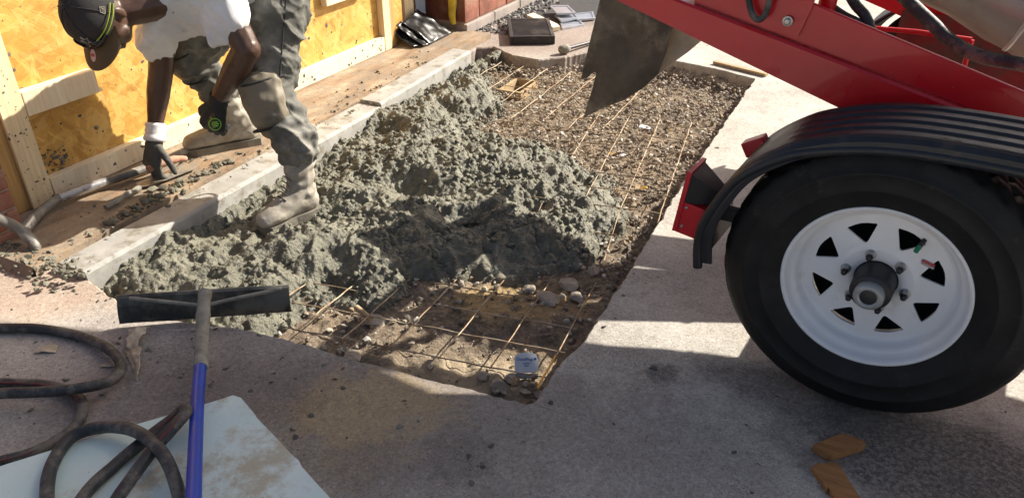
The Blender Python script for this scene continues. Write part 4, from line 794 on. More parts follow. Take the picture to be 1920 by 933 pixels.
# fenders: arc at the back, flat ribbed top, short drop in front
path = spline([(-.405, .325), (-.412, .40), (-.398, .475), (-.342, .590), (-.250, .672), (-.165, .712), (-.085, .735), (0, .748), (.10, .753), (.22, .753), (.34, .748), (.40, .715), (.435, .62)], 6)
def fender(n_out, sgn, parent, name='fender'):
    prof = [(.010, -.036, 0), (.012, -.024, 0), (.010, -.010, 0), (.0, -.001, 0), (-.010, .0025, 0), (-.020, .003, 0)]; 
    for k in range(4): q = -.030-k*.050; prof += [(q, .003, 1), (q-.006, -.002, 1), (q-.024, -.002, 1), (q-.030, .003, 1)]
    prof += [(-.232, .003, 0), (-.238, -.004, 0)]
    vs_ = []; n_ = len(path)
    for i, pt in enumerate(path):
        t_ = unit(np.array(path[min(i+1, n_-1)])-np.array(path[max(i-1, 0)])); nr = np.array([-t_[1], t_[0]]); f_ = max(0, min(1, (pt[0]+.26)/.10))
        for (n_o, h, rib) in prof: hh = h if not rib else .003+(h-.003)*f_; vs_.append(tl(pt[0]+nr[0]*hh, n_out+sgn*n_o, pt[1]+nr[1]*hh))
    L = len(prof); mb = MB(); mb.add(vs_, [(i*L+j, (i+1)*L+j, (i+1)*L+j+1, i*L+j+1) for i in range(n_-1) for j in range(L-1)], False)
    vs2 = []
    for i, pt in enumerate(path):
        t_ = unit(np.array(path[min(i+1, n_-1)])-np.array(path[max(i-1, 0)])); nr = np.array([-t_[1], t_[0]])
        for n_o, h in ((.008, -.037), (-.02, -.008), (-.236, -.009)): vs2.append(tl(pt[0]+nr[0]*h, n_out+sgn*n_o, pt[1]+nr[1]*h))
    mb.add(vs2, [(i*3+j, (i+1)*3+j, (i+1)*3+j+1, i*3+j+1) for i in range(n_-1) for j in range(2)])
    o = part(name, mb, MT['fender'], parent); mb2 = MB(); q = [tl(p[0], n_out+sgn*.004, p[1]-.014*max(0, min(1, (p[0]+.45)*3))-.016) for p in path]; mb2.tube(q, .0125, 12); part('rolled_lip', mb2, MT['fender'], o); return o
fender(.03, 1, tt); fender(-1.75, -1, tt)
# inclined rails
def rail(n0, sg, full=True):
    zb = lambda s: slope(s)
    mb = MB(); vs_ = []; st = np.linspace(-1.05, .62, 24); w_ = .05*sg
    for s in st:
        h = .075+.115*max(0, min(1, (s+.66)/.45))*.3; b_ = zb(s); ridge = .885-(s+.66)*.2245
        for (dn, z) in ((0, b_), (0, ridge-.006), (-.006*sg, ridge), (-w_, ridge), (-w_, b_)): vs_.append(tl(s, n0+dn, z))
    L = 5; mb.add(vs_, [(i*L+j, (i+1)*L+j, (i+1)*L+(j+1) % L, i*L+(j+1) % L) for i in range(len(st)-1) for j in range(L)]); mb.add(vs_[:L], [tuple(range(L))]); mb.add(vs_[-L:], [tuple(range(L))[::-1]]); part('lower_beam', mb, MT['red'], tt)
    mb = MB(); vs_ = []; n1 = n0-.022*sg
    for s in (-.62, -.32, 0, .3, .75, 1.5):
        rg = .885-(s+.66)*.2245+.0015; top = .912-(s+.315)*.276 if s >= -.32 else .912+(-.32-s)*.10
        if s > .6: rg = max(rg, .40); top = max(top, .52)
        for (dn, z) in ((0, rg), (0, top-.003), (-.003*sg, top), (-.012*sg, top), (-.012*sg, rg)): vs_.append(tl(s, n1+dn, z))
    mb.add(vs_, [(i*5+j, (i+1)*5+j, (i+1)*5+(j+1) % 5, i*5+(j+1) % 5) for i in range(5) for j in range(5)]); mb.add(vs_[:5], [tuple(range(5))]); mb.add(vs_[-5:], [tuple(range(5))[::-1]]); part('upper_rail', mb, MT['red'], tt)
rail(-.30, 1); rail(-1.42, -1)
def on(x, y, n): P = onpl(x, y, tl(0, n, 0), TN); d_ = P-TWC; return float(d_@TL), float(P[2])
g_ = [on(x, y, -.312) for x, y in ((1335, -40), (1326, 0), (1440, 56), (1496, 69), (1523, 14), (1540, -40))]; mb = MB(); mb.prism([(a, b) for a, b in g_], tl(0, -.312, 0), TL, UP, -.008); gu = part('gusset_plate', mb, MT['red'], tt)
a, b = on(1476, 41, -.300); mb = MB(); mb.lathe([(.013, -.004), (.013, .0), (.0085, .0005), (.0085, .005), (.006, .007), (0, .007)], tl(a, -.303, b), TN, 12, False); part('bolt', mb, MT['chrome'], gu)
mb = MB(); mb.box(tl(.12, -1.345, .555), TD, (.34, .006, .15)); part('side_plate', mb, MT['shaded_red'], tt)
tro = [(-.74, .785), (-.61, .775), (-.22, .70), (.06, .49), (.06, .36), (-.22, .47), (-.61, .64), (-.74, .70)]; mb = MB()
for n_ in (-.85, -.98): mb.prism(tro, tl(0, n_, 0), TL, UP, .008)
mb.add([tl(a, n_, b+.006) for a, b in tro[4:] for n_ in (-.85, -.98)]+[tl(a, n_, b+.012) for a, b in tro[4:] for n_ in (-.85, -.98)], [(0, 1, 3, 2), (2, 3, 5, 4), (4, 5, 7, 6), (8, 10, 11, 9), (10, 12, 13, 11), (12, 14, 15, 13)]); part('shade_trough', mb, MT['shaded_red'], tt)  # hidden trough, outline shaped to cast the shade band across the trench
mb = MB(); mb.box(tl(1.05, -.85, 1.02), TD, (.42, .46, .17), .02); part('shade_box', mb, MT['red'], tt)  # unseen box added to shade the ground at lower right
for s_, z_ in ((.62, .45), (-.72, .855)): mb = MB(); mb.box(tl(s_, -.86, z_), TD, (.03, .52, .03), .004); part('cross_member', mb, MT['red'], tt)
bar = [on(x, y, -1.0) for x, y in ((1636, 53), (1720, 60), (1822, 75), (1808, 124))]; mb = MB(); mb.tube([tl(a, -1.0, b) for a, b in bar[:3]], .008, 8); mb.tube([tl(bar[2][0], -1.0, bar[2][1]), tl(bar[3][0], -1.0, bar[3][1])], .008, 8); part('guard_rod', mb, MT['red'], tt)
# tank slung between the rails, drum above it
ang = math.atan(.31); dax = -TL*math.cos(ang)+UP*math.sin(ang); c0 = tl(0, -.85, .905); mb = MB(); mb.lathe([(.0, .80), (.05, .79), (.085, .74), (.095, .35), (.102, .02), (.122, -.10), (.124, -.16), (.130, -.19), (.134, -.55), (.11, -.62), (0, -.63)], c0, dax, 64); tk = part('tank', mb, MT['drum'], tt)
mb = MB(); mb.lathe([(.122, -.150), (.128, -.153), (.128, -.162), (.122, -.165)], c0, dax, 64); part('band', mb, MT['band'], tk)
c1 = tl(0, -.85, 1.70); mb = MB(); mb.lathe([(.10, 1.34), (.125, 1.34), (.135, 1.15), (.25, .82), (.42, .55), (.43, .5), (.43, -.9), (.36, -1.15), (.2, -1.25), (0, -1.26)], c1, -TL, 72); dr = part('mixing_drum', mb, MT['drum'], tt)
for h in (.45, -.85): mb = MB(); mb.lathe([(.43, h+.02), (.448, h+.018), (.448, h-.018), (.43, h-.02)], c1, -TL, 72); part('drum_ring', mb, MT['red'], dr)
for n_ in (-.40, -1.31):
    for s_ in (-.30, .55): mb = MB(); z1 = 1.62; mb.tube([tl(s_, n_, slope(s_)+.15), tl(s_*.9, n_+(.0), z1)], .022, 10); part('drum_post', mb, MT['red'], tt)
for n_ in (-.28, -1.40): mb = MB(); mb.box(tl(1.05, n_, .46), TD, (.45, .03, .05), .004); part('draw_bar', mb, MT['red'], tt)
# tail lights
def tail(n0, zoff=0):
    mb = MB(); out3 = [(-.505, .385), (-.49, .372), (-.43, .368), (-.405, .385), (-.40, .47), (-.425, .475), (-.44, .475), (-.46, .55), (-.472, .553), (-.49, .47)]
    q = [tl(-.492, n0+.045, .380), tl(-.470, n0+.045, .552), tl(-.470, n0-.06, .552), tl(-.492, n0-.06, .380)]
    vs_ = q+[p+TL*.012 for p in q]; mb.add(vs_, [(0, 1, 2, 3), (7, 6, 5, 4)]+[(i, (i+1) % 4, 4+(i+1) % 4, 4+i) for i in range(4)])
    mb.box(tl(-.452, n0+.005, .418), (unit(TL-UP*.13), TN, unit(UP+TL*.13)), (.036, .036, .045), .002); mb.box(tl(-.413, n0+.038, .40), TD, (.008, .008, .055), .002); t = part('tail_light', mb, MT['red'], tt)
    mb = MB(); b4 = [tl(-.478, n0+.042, .460), tl(-.462, n0+.042, .546), tl(-.462, n0-.055, .546), tl(-.478, n0-.055, .460)]; t4 = [tl(-.398, n0+.018, .468), tl(-.392, n0+.018, .505), tl(-.392, n0-.03, .505), tl(-.398, n0-.03, .468)]
    mb.add(b4+t4, [(0, 1, 2, 3), (7, 6, 5, 4)]+[(i, (i+1) % 4, 4+(i+1) % 4, 4+i) for i in range(4)]); part('rubber_boot', mb, MT['lens'], t)
    for s_, z_ in ((-.462, .452), (-.468, .398)): mb = MB(); mb.lathe([(.0045, 0), (.0035, .002), (0, .002)], tl(s_, n0+.0412, z_), TN, 10); part('screw', mb, MT['chrome'], t)
    mb = MB(); mb.box(tl(-.375, n0-.01, .44), TD, (.045, .012, .018), .002); part('bracket', mb, MT['dark'], t)
tail(-.03); tail(-1.70)
mb = MB(); a, b = on(1416, 275, -.16); mb.box(tl(a, -.17, b), (unit(TL+UP*.6), TN, unit(UP-TL*.6)), (.03, .02, .02), .003); part('marker_light', mb, MT['red'], tt)
# hanging chute: a heavy curved sheet with a torn lower edge
def fl(x, y, n): a, b = on(x, y, n); return a, b
edge = [(1127, -12), (1126, -6), (1118, 30), (1103, 90), (1088, 150), (1099, 147), (1111, 135), (1117, 138), (1111, 165), (1094, 221), (1130, 203), (1170, 188), (1205, 166), (1232, 140)]
edge2 = [(1205, -150), (1228, -30), (1240, 30), (1245, 60), (1238, 100), (1237, 115), (1236, 128), (1235, 135)]
N_F = -.88; outl = [fl(x, y, N_F) for x, y in edge]+[fl(x, y, N_F) for x, y in ((1245, 100), (1262, 40), (1266, 10), (1262, -12))]
def sheet(outl, name, mat, bow, th=.010, n_c=N_F, parent=tt):
    V = [Vector(p) for p in outl]; nV = len(V); E_ = [(i, (i+1) % nV) for i in range(nV)]; xs = [p[0] for p in outl]; ys = [p[1] for p in outl]
    for a in np.arange(min(xs), max(xs), .02):
        for b in np.arange(min(ys), max(ys), .02):
            if inpoly(np.array(a), np.array(b), outl) and polydist(np.array(a), np.array(b), outl) > .008: V.append(Vector((a, b)))
    vo, eo, fo, *_ = delaunay_2d_cdt(V, E_, [], 1, 1e-6); keep_ = [f for f in fo if inpoly(np.array(sum(vo[i].x for i in f)/3), np.array(sum(vo[i].y for i in f)/3), outl)]
    def P(p, o): s_, z_ = p; w_ = bow(s_, z_)+noise.noise(Vector((s_*7, z_*5, 0)))*.012+noise.noise(Vector((s_*19, z_*15, 0)))*.004; return tl(s_, n_c+w_+o, z_)
    A_ = [P((p.x, p.y), 0) for p in vo]; B_ = [P((p.x, p.y), -th) for p in vo]; k = len(vo); mb = MB(); mb.add(A_+B_, [tuple(f) for f in keep_]+[tuple(i+k for i in f[::-1]) for f in keep_], True)
    from collections import Counter
    cn_ = Counter(tuple(sorted((f[i], f[(i+1) % 3]))) for f in keep_ for i in range(3)); bd = [e for e, c in cn_.items() if c == 1]
    mb.add(A_+B_, [(a, b, b+k, a+k) for a, b in bd]); return part(name, mb, MT[mat], parent)
ch = sheet(outl, 'chute_flap', 'flap', lambda s, z: -.05*max(0, s+1.0)*2)
o2 = [fl(x, y, -.95) for x, y in ((1232, 142), (1262, 118), (1290, 98), (1318, 74), (1330, 40), (1322, -8), (1262, -8), (1255, 20), (1240, 95))]
sheet(o2, 'chute_side', 'lit_chute', lambda s, z: .02*math.sin(s*12), .012, -.95)
# hoses and cables on the trailer
def those(pts, r, n_=10): mb = MB(); mb.tube(spline(pts, n_), r, 12); part('hydraulic_hose', mb, MT['hose'], tt)
def tp_(x, y, n): a, b = on(x, y, n); return tl(a, n, b)
those([tp_(1395, -60, -.30), tp_(1403, -5, -.29), tp_(1411, 28, -.285), tp_(1424, 37, -.283), tp_(1437, 22, -.285), tp_(1446, -20, -.29), tp_(1450, -70, -.30)], .008)
those([tp_(1500, -60, -.45), tp_(1548, 2, -.44), tp_(1580, 28, -.42), tp_(1612, 45, -.40), tp_(1640, 70, -.38)], .011); those([tp_(1560, -80, -.46), tp_(1598, 0, -.44), tp_(1622, 30, -.41), tp_(1634, 60, -.39)], .013)
those([tp_(1610, -90, -.62), tp_(1690, -10, -.62), tp_(1745, 42, -.62), tp_(1790, 82, -.60), tp_(1845, 108, -.60), tp_(1920, 122, -.60), tp_(2020, 150, -.6)], .018)

# ============================================================ WORKER
pw = thing('person', 'worker in cap, white t-shirt and muddy trousers bending down in the doorway', 'person', (-1.0, 2.9, .0))
OFF = np.array(wloc(pw)); V3 = lambda *a: np.array(a, float)
J = dict(hipN=V3(-.845, 2.95, .82), hipR=V3(-.985, 3.11, .81), kneeN=wp(507, 172, .675), ankN=V3(-.805, 2.70, .075), kneeR=wp(355, 103, .23), ankR=V3(-1.165, 3.175, .135),
         shN=wp(402, -22, .60), elN=wp(463, 92, .70), wrN=wp(410, 186, .53), hdN=wp(402, 228, .50), shF=wp(302, 25, .28), elF=wp(302, 128, .235), wrF=wp(291, 236, .195), neck=wp(312, 0, .45), head=wp(189, 26, .38))
pel = (J['hipN']+J['hipR'])/2+UP*.02
hf = unit((-.12, -.36, -.92)); hu = V3(-.40, -.84, .32); hu = unit(hu-hf*np.dot(hu, hf)); hs_ = np.cross(hf, hu)         # face forward, crown, side
hc = J['head']
def hd(f, u, s): return hc+hf*f+hu*u+hs_*s
sdn = 1. if np.dot(hs_, V3(.45, -.87, .2)) > 0 else -1.
# one continuous body: head with features, neck, trunk, arms, legs
H = [hull_of([(hd(.008, .025, 0), ell(hf, hu, hs_, .094, .088, .074)), (hd(.03, -.03, 0), ell(hf, hu, hs_, .066, .07, .062))]),
     hull_of([(hd(.045, -.075, 0), ell(hf, hu, hs_, .042, .03, .045)), (hd(.055, -.095, 0), ell(hf, hu, hs_, .026, .02, .028)), (hd(-.01, -.045, 0), .055)]),
     hull_of([(hd(.098, -.012, 0), .009), (hd(.112, -.040, 0), .012), (hd(.092, -.048, .012), .009), (hd(.092, -.048, -.012), .009)]),
     hull_of([(hd(.094, -.068, .016), .009), (hd(.094, -.068, -.016), .009), (hd(.098, -.066, 0), .010)]), hull_of([(hd(.091, -.082, .012), .009), (hd(.091, -.082, -.012), .009)]),
     hull_of([(hd(.078, -.005, .045), .014), (hd(.088, -.002, 0), .014), (hd(.078, -.005, -.045), .014)])]
for sg in (1, -1): H.append(hull_of([(hd(-.012, -.005, sg*.076), ell(hf, hu, hs_, .016, .026, .008)), (hd(-.004, -.028, sg*.072), .010)])); H.append(hull_of([(hd(.055, -.025, sg*.042), .024), (hd(.04, -.05, sg*.045), .022)]))
chest = (J['shN']+J['shF'])/2*.55+pel*.45
H += [cap(hd(-.02, -.06, 0), .056, J['neck'], .066), hull_of([(J['neck'], .058), (J['shN']*.8+J['neck']*.2, .045), (J['shF']*.8+J['neck']*.2, .045), (chest, .10)]), hull_of([(chest, .10), (pel, .11)]),
      cap(J['shN'], .062, J['elN'], .047), cap(J['elN'], .049, J['elN']*.62+J['wrN']*.38, .046), cap(J['elN']*.62+J['wrN']*.38, .046, J['wrN'], .030), cap(J['shF'], .060, J['elF'], .046), cap(J['elF'], .047, J['elF']*.6+J['wrF']*.4, .045), cap(J['elF']*.6+J['wrF']*.4, .045, J['wrF'], .029),
      cap(J['wrN'], .03, J['hdN'], .03), cap(J['wrF'], .029, J['wrF']+V3(-.01, -.02, -.06), .028), cap(J['hipN'], .08, J['kneeN'], .055), cap(J['kneeN'], .055, J['ankN'], .04), cap(J['hipR'], .08, J['kneeR'], .055), cap(J['kneeR'], .055, J['ankR'], .04)]
me = fuse('body', H, .005, 4, lambda c, n: c+n*(nz(c, 40, 1)*.0012)[:, None], OFF); link('body', me, MT['skin'], pw)
# t-shirt
bel = wp(372, 58, .42); bel2 = wp(330, 52, .40)
def dropn(c, n): return c
shx = unit(J['shN']-J['shF'])
sh = [hull_of([(J['neck']+UP*.015+unit(pel-J['neck'])*.03, .085), (J['shN'], .082), (J['shF']+UP*.0, .080), (chest+UP*.0, .145), (wp(345, 48, .40), .040), (wp(398, 52, .55), .030)]), hull_of([(chest, .145), (pel+UP*.01, .155), (J['hipN']+UP*.05, .12), (J['hipR']+UP*.05, .12), (wp(398, 50, .50), .035)]),
      hull_of([(J['shN'], .085), (J['shN']*.48+J['elN']*.52, .066), (wp(399, 84, .61), .012), (wp(436, 68, .67), .02)]),
      hull_of([(J['shF'], .075), (J['shF']*.5+J['elF']*.5, .062), (wp(286, 102, .24), .030), (wp(262, 88, .30), .016)]),
      hull_of([(J['neck'], .070), (wp(268, 84, .36), .012), (wp(300, 66, .36), .030), (wp(330, 55, .40), .05)])]
def shirt_fn(c, n):
    ax = unit(J['neck']-pel); d_ = (c-pel)@ax; side = (c-pel)@shx; ph = nz(c, 7, 3)
    f_ = np.sin(d_*46+side*16+ph*5)*.5+np.sin(d_*22-side*34+ph*6)*.5+nz(c, 24, 5)*.9
    cav = np.clip(f_, -1.2, 1.2); q = np.stack([d_*6+side*10, side*16-d_*9, ((c-pel)@np.cross(ax, shx))*9], 1); rd = np.clip(1-np.abs(nz(q, 1., 21))*2.3, 0, 1)**3; rd2 = np.clip(1-np.abs(nz(q*2.1, 1., 23))*2.3, 0, 1)**3; c = c+n*(cav*.0028+nz(c, 9, 8)*.008+rd*.006+rd2*.002-.002)[:, None]
    return c
me = fuse('t_shirt', sh, .0065, 5, shirt_fn, OFF); link('t_shirt', me, MT['shirt'], pw)
# the loose neck opening shows the chest
mb = MB(); P0 = wp(291, 44, .335); e1 = unit(wp(300, 28, .335)-wp(282, 62, .335)); nn_ = unit(CO-P0); e2 = np.cross(nn_, e1)
# trousers
def leg(a, k, b, ra, rk, rb): return [cap(a, ra, k*.75+a*.25, rk*1.12), cap(k*.75+a*.25, rk*1.12, k, rk), cap(k, rk, b, rb)]
cuffN = V3(-.803, 2.695, .235); cuffR = J['ankR']*.52+J['kneeR']*.48
TRs = [hull_of([(pel, .15), (J['hipN'], .125), (J['hipR'], .125), (pel+UP*.06, .14)])]+leg(J['hipN'], J['kneeN'], J['kneeN']*.35+cuffN*.65, .125, .084, .080)+[hull_of([(J['kneeN']*.35+cuffN*.65, .080), (cuffN, .082), (cuffN-UP*.015, .078)])]+leg(J['hipR'], J['kneeR'], cuffR, .12, .086, .072)
def trouser_fn(c, n):
    out = c.copy(); 
    for (k, b, amp) in ((J['kneeN'], cuffN, .010), (J['kneeR'], cuffR, .012)):
        ax = b-k; L = np.linalg.norm(ax); ax = ax/L; t_ = (c-k)@ax/L; w_ = np.clip((t_+.05)*1.6, 0, 1)*(np.linalg.norm(c-(k+np.outer(t_*L, ax)), axis=1) < .14)*(t_ < 1.4)
        ang_ = (c-k)@unit(np.cross(ax, UP)); f_ = np.sin(t_*L*85+ang_*38+nz(c, 9, 2)*7); out += n*((f_*amp*.55+nz(c, 14, 6)*.014)*w_)[:, None]
    for (a, k) in ((J['hipN'], J['kneeN']), (J['hipR'], J['kneeR'])):
        ax = k-a; L = np.linalg.norm(ax); ax = ax/L; t_ = (c-a)@ax/L; w_ = np.clip(1.1-t_, 0, 1)*np.clip(t_+.6, 0, 1); f_ = np.sin(((c-a)@unit(np.cross(ax, V3(.45, -.87, .2))))*55+nz(c, 6, 4)*4); out += n*((f_*.004+nz(c, 9, 7)*.010)*w_)[:, None]
    for (a, k, L2) in ((J['hipN'], cuffN, 5.), (J['hipR'], cuffR, 5.)):
        ax = unit(k-a); q = (c-a); al = q@ax; s1 = q@unit(np.cross(ax, UP)); s2 = q@unit(np.cross(ax, np.cross(ax, UP))); w_ = (np.hypot(s1, s2) < .2)*1.
        rd = 1-np.abs(nz(np.stack([al*13+s1*9, s1*8-al*4, s2*8], 1), 1., 11))*2.2; rd2 = 1-np.abs(nz(np.stack([al*26-s2*12, s1*15+al*6, s2*15], 1), 1., 15))*2.2
        out += n*((np.clip(rd, 0, 1)**3*.013+np.clip(rd2, 0, 1)**3*.006-.005)*w_)[:, None]
    return out
me = fuse('trousers', TRs, .0065, 4, trouser_fn, OFF); link('trousers', me, MT['trousers'], pw)
# side seam on the near leg
seam = [J['hipN']*(1-t_)+J['kneeN']*t_ for t_ in np.linspace(-.1, .9, 12)]; cd = unit(CO-seam[5]); sx_ = unit(np.cross(seam[-1]-seam[0], cd)); seam = [p+cd*(.121-.034*i/11)+sx_*(-.028) for i, p in enumerate(seam)]
mb = MB(); mb.tube(seam, .0028, 6); part('seam', mb, MT['strap'], pw)
# knee pads
def kneepad(k, dirn, axis, up_off=0., sc=1., sx=1.):
    d_ = unit(dirn); ax = unit(axis); s_ = np.cross(d_, ax); c = k+d_*.062*sc+ax*up_off; t = fuse('knee_pad', [hull_of([(c+ax*.060*sc, ell(ax, s_, d_, .055*sc, .062*sc*sx, .040*sc)), (c-ax*.065*sc, ell(ax, s_, d_, .050*sc, .050*sc*sx, .036*sc)), (c+d_*.022*sc, ell(ax, s_, d_, .06*sc, .055*sc*sx, .035*sc))])], .005, 3, lambda q, n: q+n*(np.sin(((q-c)@ax)*95)*.0022+nz(q, 30, 2)*.003)[:, None], OFF)
    o = link('knee_pad', t, MT['pad'], pw)
    for h_ in (.075, -.075):
        mb = MB(); P = [c+ax*h_*sc-d_*.045*sc+(s_*math.cos(w)*1.02*.083*sc+d_*math.sin(w)*.085*sc) for w in np.linspace(0, 2*math.pi, 25)]; mb.tube(P, .0045*sc, 6, False); part('strap', mb, MT['strap'], o)
camd = unit(CO-J['kneeN']); kneepad(J['kneeN']+V3(0, 0, -.035), unit(V3(-.02, -.97, .22)), unit(J['kneeN']-cuffN+V3(-.02, .0, .25)), -.006, 1.12, 1.22)
kneepad(J['kneeR'], unit(V3(-.75, -.35, -.35)), unit(J['kneeR']-cuffR), -.02, .85)
# boots
def boot(toe, heel, sole_z, top, label, tongue=True):
    fx = unit((toe-heel)*V3(1, 1, 0)); L = np.linalg.norm((toe-heel)*V3(1, 1, 0)); fy = np.cross(UP, fx); o = V3(heel[0], heel[1], sole_z)
    def p(a, b, c): return o+fx*a*L+fy*b+UP*c
    Hs = [hull_of([(p(.86, 0, .042), ell(fx, fy, UP, .040, .046, .032)), (p(.70, 0, .050), ell(fx, fy, UP, .05, .050, .040)), (p(.55, 0, .055), ell(fx, fy, UP, .05, .044, .045)), (p(.93, .005, .034), ell(fx, fy, UP, .022, .034, .02))]),
          hull_of([(p(.60, 0, .058), ell(fx, fy, UP, .05, .043, .045)), (p(.13, 0, .05), ell(fx, fy, UP, .04, .038, .04)), (p(.28, 0, .10), ell(fx, fy, UP, .055, .042, .045))]),
          hull_of([(p(.22, 0, .09), ell(fx, fy, UP, .058, .044, .05)), (p(.24, 0, .13), ell(fx, fy, UP, .054, .046, .03))]), hull_of([(p(.24, 0, .12), ell(fx, fy, UP, .054, .046, .04)), (top-UP*.015, ell(fx, fy, UP, .064, .058, .016))])]
    def fn(c, n):
        h = (c-o)@UP; f_ = np.sin(h*130+nz(c, 14, 3)*3+((c-o)@fx)*25); w_ = np.clip((h-.06)*16, 0, 1); return c+n*(f_*.0032*w_+nz(c, 26, 4)*.004)[:, None]
    b_ = link('boot', fuse('boot', Hs, .0045, 3, fn, OFF), MT['boot'], pw); b_['label'] = label
    out_ = [p(a, b, 0) for a, b in ((.0, -.020), (.02, -.034), (.2, -.038), (.45, -.034), (.68, -.046), (.85, -.046), (.97, -.028), (1.0, 0), (.97, .030), (.85, .046), (.68, .045), (.45, .034), (.2, .038), (.02, .034), (.0, .020))]; n_ = len(out_); mb = MB(); mb.add([q-UP*.012 for q in out_]+[q+UP*.020 for q in out_], [tuple(range(n_))[::-1], tuple(range(n_, 2*n_))]+[(i, (i+1) % n_, n_+(i+1) % n_, n_+i) for i in range(n_)]); part('sole', mb, MT['sole'], b_)
    mb = MB()
    for k in range(5):
        t_ = k/4; c_ = p(.56-.14*t_, 0, .098+.07*t_); mb.tube(spline([c_-fy*.030+fx*.004, c_+fx*.012+UP*.012, c_+fy*.030+fx*.004], 5), .0024, 6)
    part('laces', mb, MT['strap'], b_)
    for k in range(3): mb = MB(); c_ = top-UP*(.03+.032*k); mb.lathe([(.0045, 0), (.003, .002), (0, .002)], c_+unit(fy*-1+fx*.35)*.058, unit(fy*-1+fx*.35), 10); part('eyelet', mb, MT['dark'], b_)
    return b_
boot(gp(486, 428, -.03), gp(596, 384, -.03), -.046, V3(-.803, 2.695, .212), 'muddy tan lace-up boot standing in the wet concrete')
boot(gp(345, 287, .045), gp(490, 262, .045), .046, J['ankR']*.55+J['kneeR']*.45, 'dusty tan boot standing on the sill')
# gloved hands
def hand(wrist, fwd, back, curls, thumb, sc=1., spread=.1, side=1):
    fwd = unit(fwd); back = unit(back-fwd*np.dot(back, fwd)); lat = np.cross(fwd, back)*side; S = sc; Hh = [hull_of([(wrist, .030*S), (wrist+fwd*.03*S, ell(fwd, lat, back, .03*S, .036*S, .024*S)), (wrist+fwd*.085*S+lat*.028*S, .017*S), (wrist+fwd*.085*S-lat*.030*S, .016*S)])]
    for k, (l_, dl) in enumerate(((.92, .031), (1.02, .011), (.96, -.011), (.78, -.031))):
        p = wrist+fwd*(.090-.006*(k == 3))*S+lat*dl*S; d_ = unit(fwd+lat*(dl*spread*20)); a_ = 0
        for q, seg_ in enumerate((.044, .028, .022)):
            a_ += curls[k]*(1 if q else .8); dd_ = d_*math.cos(a_)-back*math.sin(a_); p2 = p+dd_*seg_*l_*S; Hh.append(cap(p, (.0112-.0008*q)*S, p2, (.0106-.0010*q)*S)); p = p2
    p = wrist+fwd*.025*S+lat*.030*S; d1 = unit(fwd*thumb[0]+lat*thumb[1]-back*thumb[2])
    for q, seg_ in enumerate((.045, .034, .026)):
        d_ = unit(d1-lat*.35*q-back*.12*q); p2 = p+d_*seg_*S; Hh.append(cap(p, (.0145-.0015*q)*S, p2, (.0130-.0018*q)*S)); p = p2
    return Hh
bkN = unit(CO-J['hdN']+V3(-1.0, 0, 0)); Hn = hand(J['wrN']+unit(J['hdN']-J['wrN'])*.015, J['hdN']-J['wrN']+V3(-.005, 0, 0), bkN, (1.05, 1.0, .95, .9), (.75, .55, .5), 1.12, .06, 1)
gN = link('glove', fuse('glove', Hn, .0035, 2, lambda c, n: c+n*(nz(c, 60, 1)*.0015)[:, None], OFF), MT['glove'], pw); gN['label'] = 'black knit glove with round lime green logo'
lc = wp(403, 233, .50)+unit(CO-J['hdN'])*.048; ln = unit(CO-J['hdN']); lx = unit(np.cross(UP, ln)); ly = np.cross(ln, lx); mb = MB()
mb.tube([lc+lx*.021*math.cos(w)+ly*.021*math.sin(w)-ln*.004*math.cos(w)**2 for w in np.linspace(0, 2*math.pi, 33)], .0019, 6, False)
for k in (-1, 0, 1): mb.box(lc+ly*.007*k+lx*.001, (lx, ly, ln), (.013-.003*abs(k), .0022, .0012))
mb.tube([lc+ly*.020-lx*.006, lc+ly*.028-lx*.012], .0016, 6); part('logo', mb, MT['logo'], gN)
mb = MB(); mb.lathe([(.033, -.022), (.036, -.012), (.034, 0), (.036, .010), (.033, .02)], J['wrN']+unit(J['hdN']-J['wrN'])*.006, unit(J['hdN']-J['wrN']), 24); part('cuff', mb, MT['glove'], gN)
# far hand grips the trowel
hF = gp(283, 318, .085); hw = wp(290, 262, .20)
Hf = hand(hw, hF-hw, unit(V3(-.55, -.75, .35)), (.72, .62, .72, .80), (.7, .75, .3), 1.10, .12, -1)
gF = link('glove', fuse('glove', Hf, .0035, 2, lambda c, n: c+n*(nz(c, 60, 2)*.0018)[:, None], OFF), MT['glove2'], pw); gF['label'] = 'grey dusty glove with white cuff gripping the trowel'
ca = unit(hw-J['wrF']); mb = MB(); mb.lathe([(.030, -.045), (.036, -.045), (.039, -.034), (.035, -.024), (.039, -.014), (.036, -.004), (.040, .006), (.044, .018), (.040, .026), (.03, .026)], wp(291, 252, .20), ca, 28); part('cuff', mb, MT['cuff'], gF)
# cap with brim, marks and sunglasses
def capsurf(th, ph): return hd(.0+.108*math.sin(th)*math.cos(ph), .030+.100*math.cos(th), .090*math.sin(th)*math.sin(ph))
mb = MB(); vs_ = []; nt, npn = 18, 48
for i in range(nt+1):
    for k in range(npn):
        q = capsurf((i+.001)/nt*math.pi*.53, 2*math.pi*k/npn); sm_ = 1+.004*math.cos(6*2*math.pi*k/npn); vs_.append(hc+(q-hc)*sm_)
mb.add(vs_, [(i*npn+k, i*npn+(k+1) % npn, (i+1)*npn+(k+1) % npn, (i+1)*npn+k) for i in range(nt) for k in range(npn)], True); cp = part('cap', mb, MT['cap'], pw)
mb = MB(); mb.lathe([(.009, -.002), (.008, .004), (0, .006)], hd(0, .130, 0), hu, 14); part('button', mb, MT['cap'], cp)
for k in range(6):
    mb = MB(); ph = 2*math.pi*(k+.5)/6; mb.tube([hc+(capsurf(t_, ph)-hc)*1.006 for t_ in np.linspace(.08, 1.6, 14)], .0016, 5); part('seam', mb, MT['cap'], cp)
mb = MB(); vs_ = []; nb = 24; mrows = 8
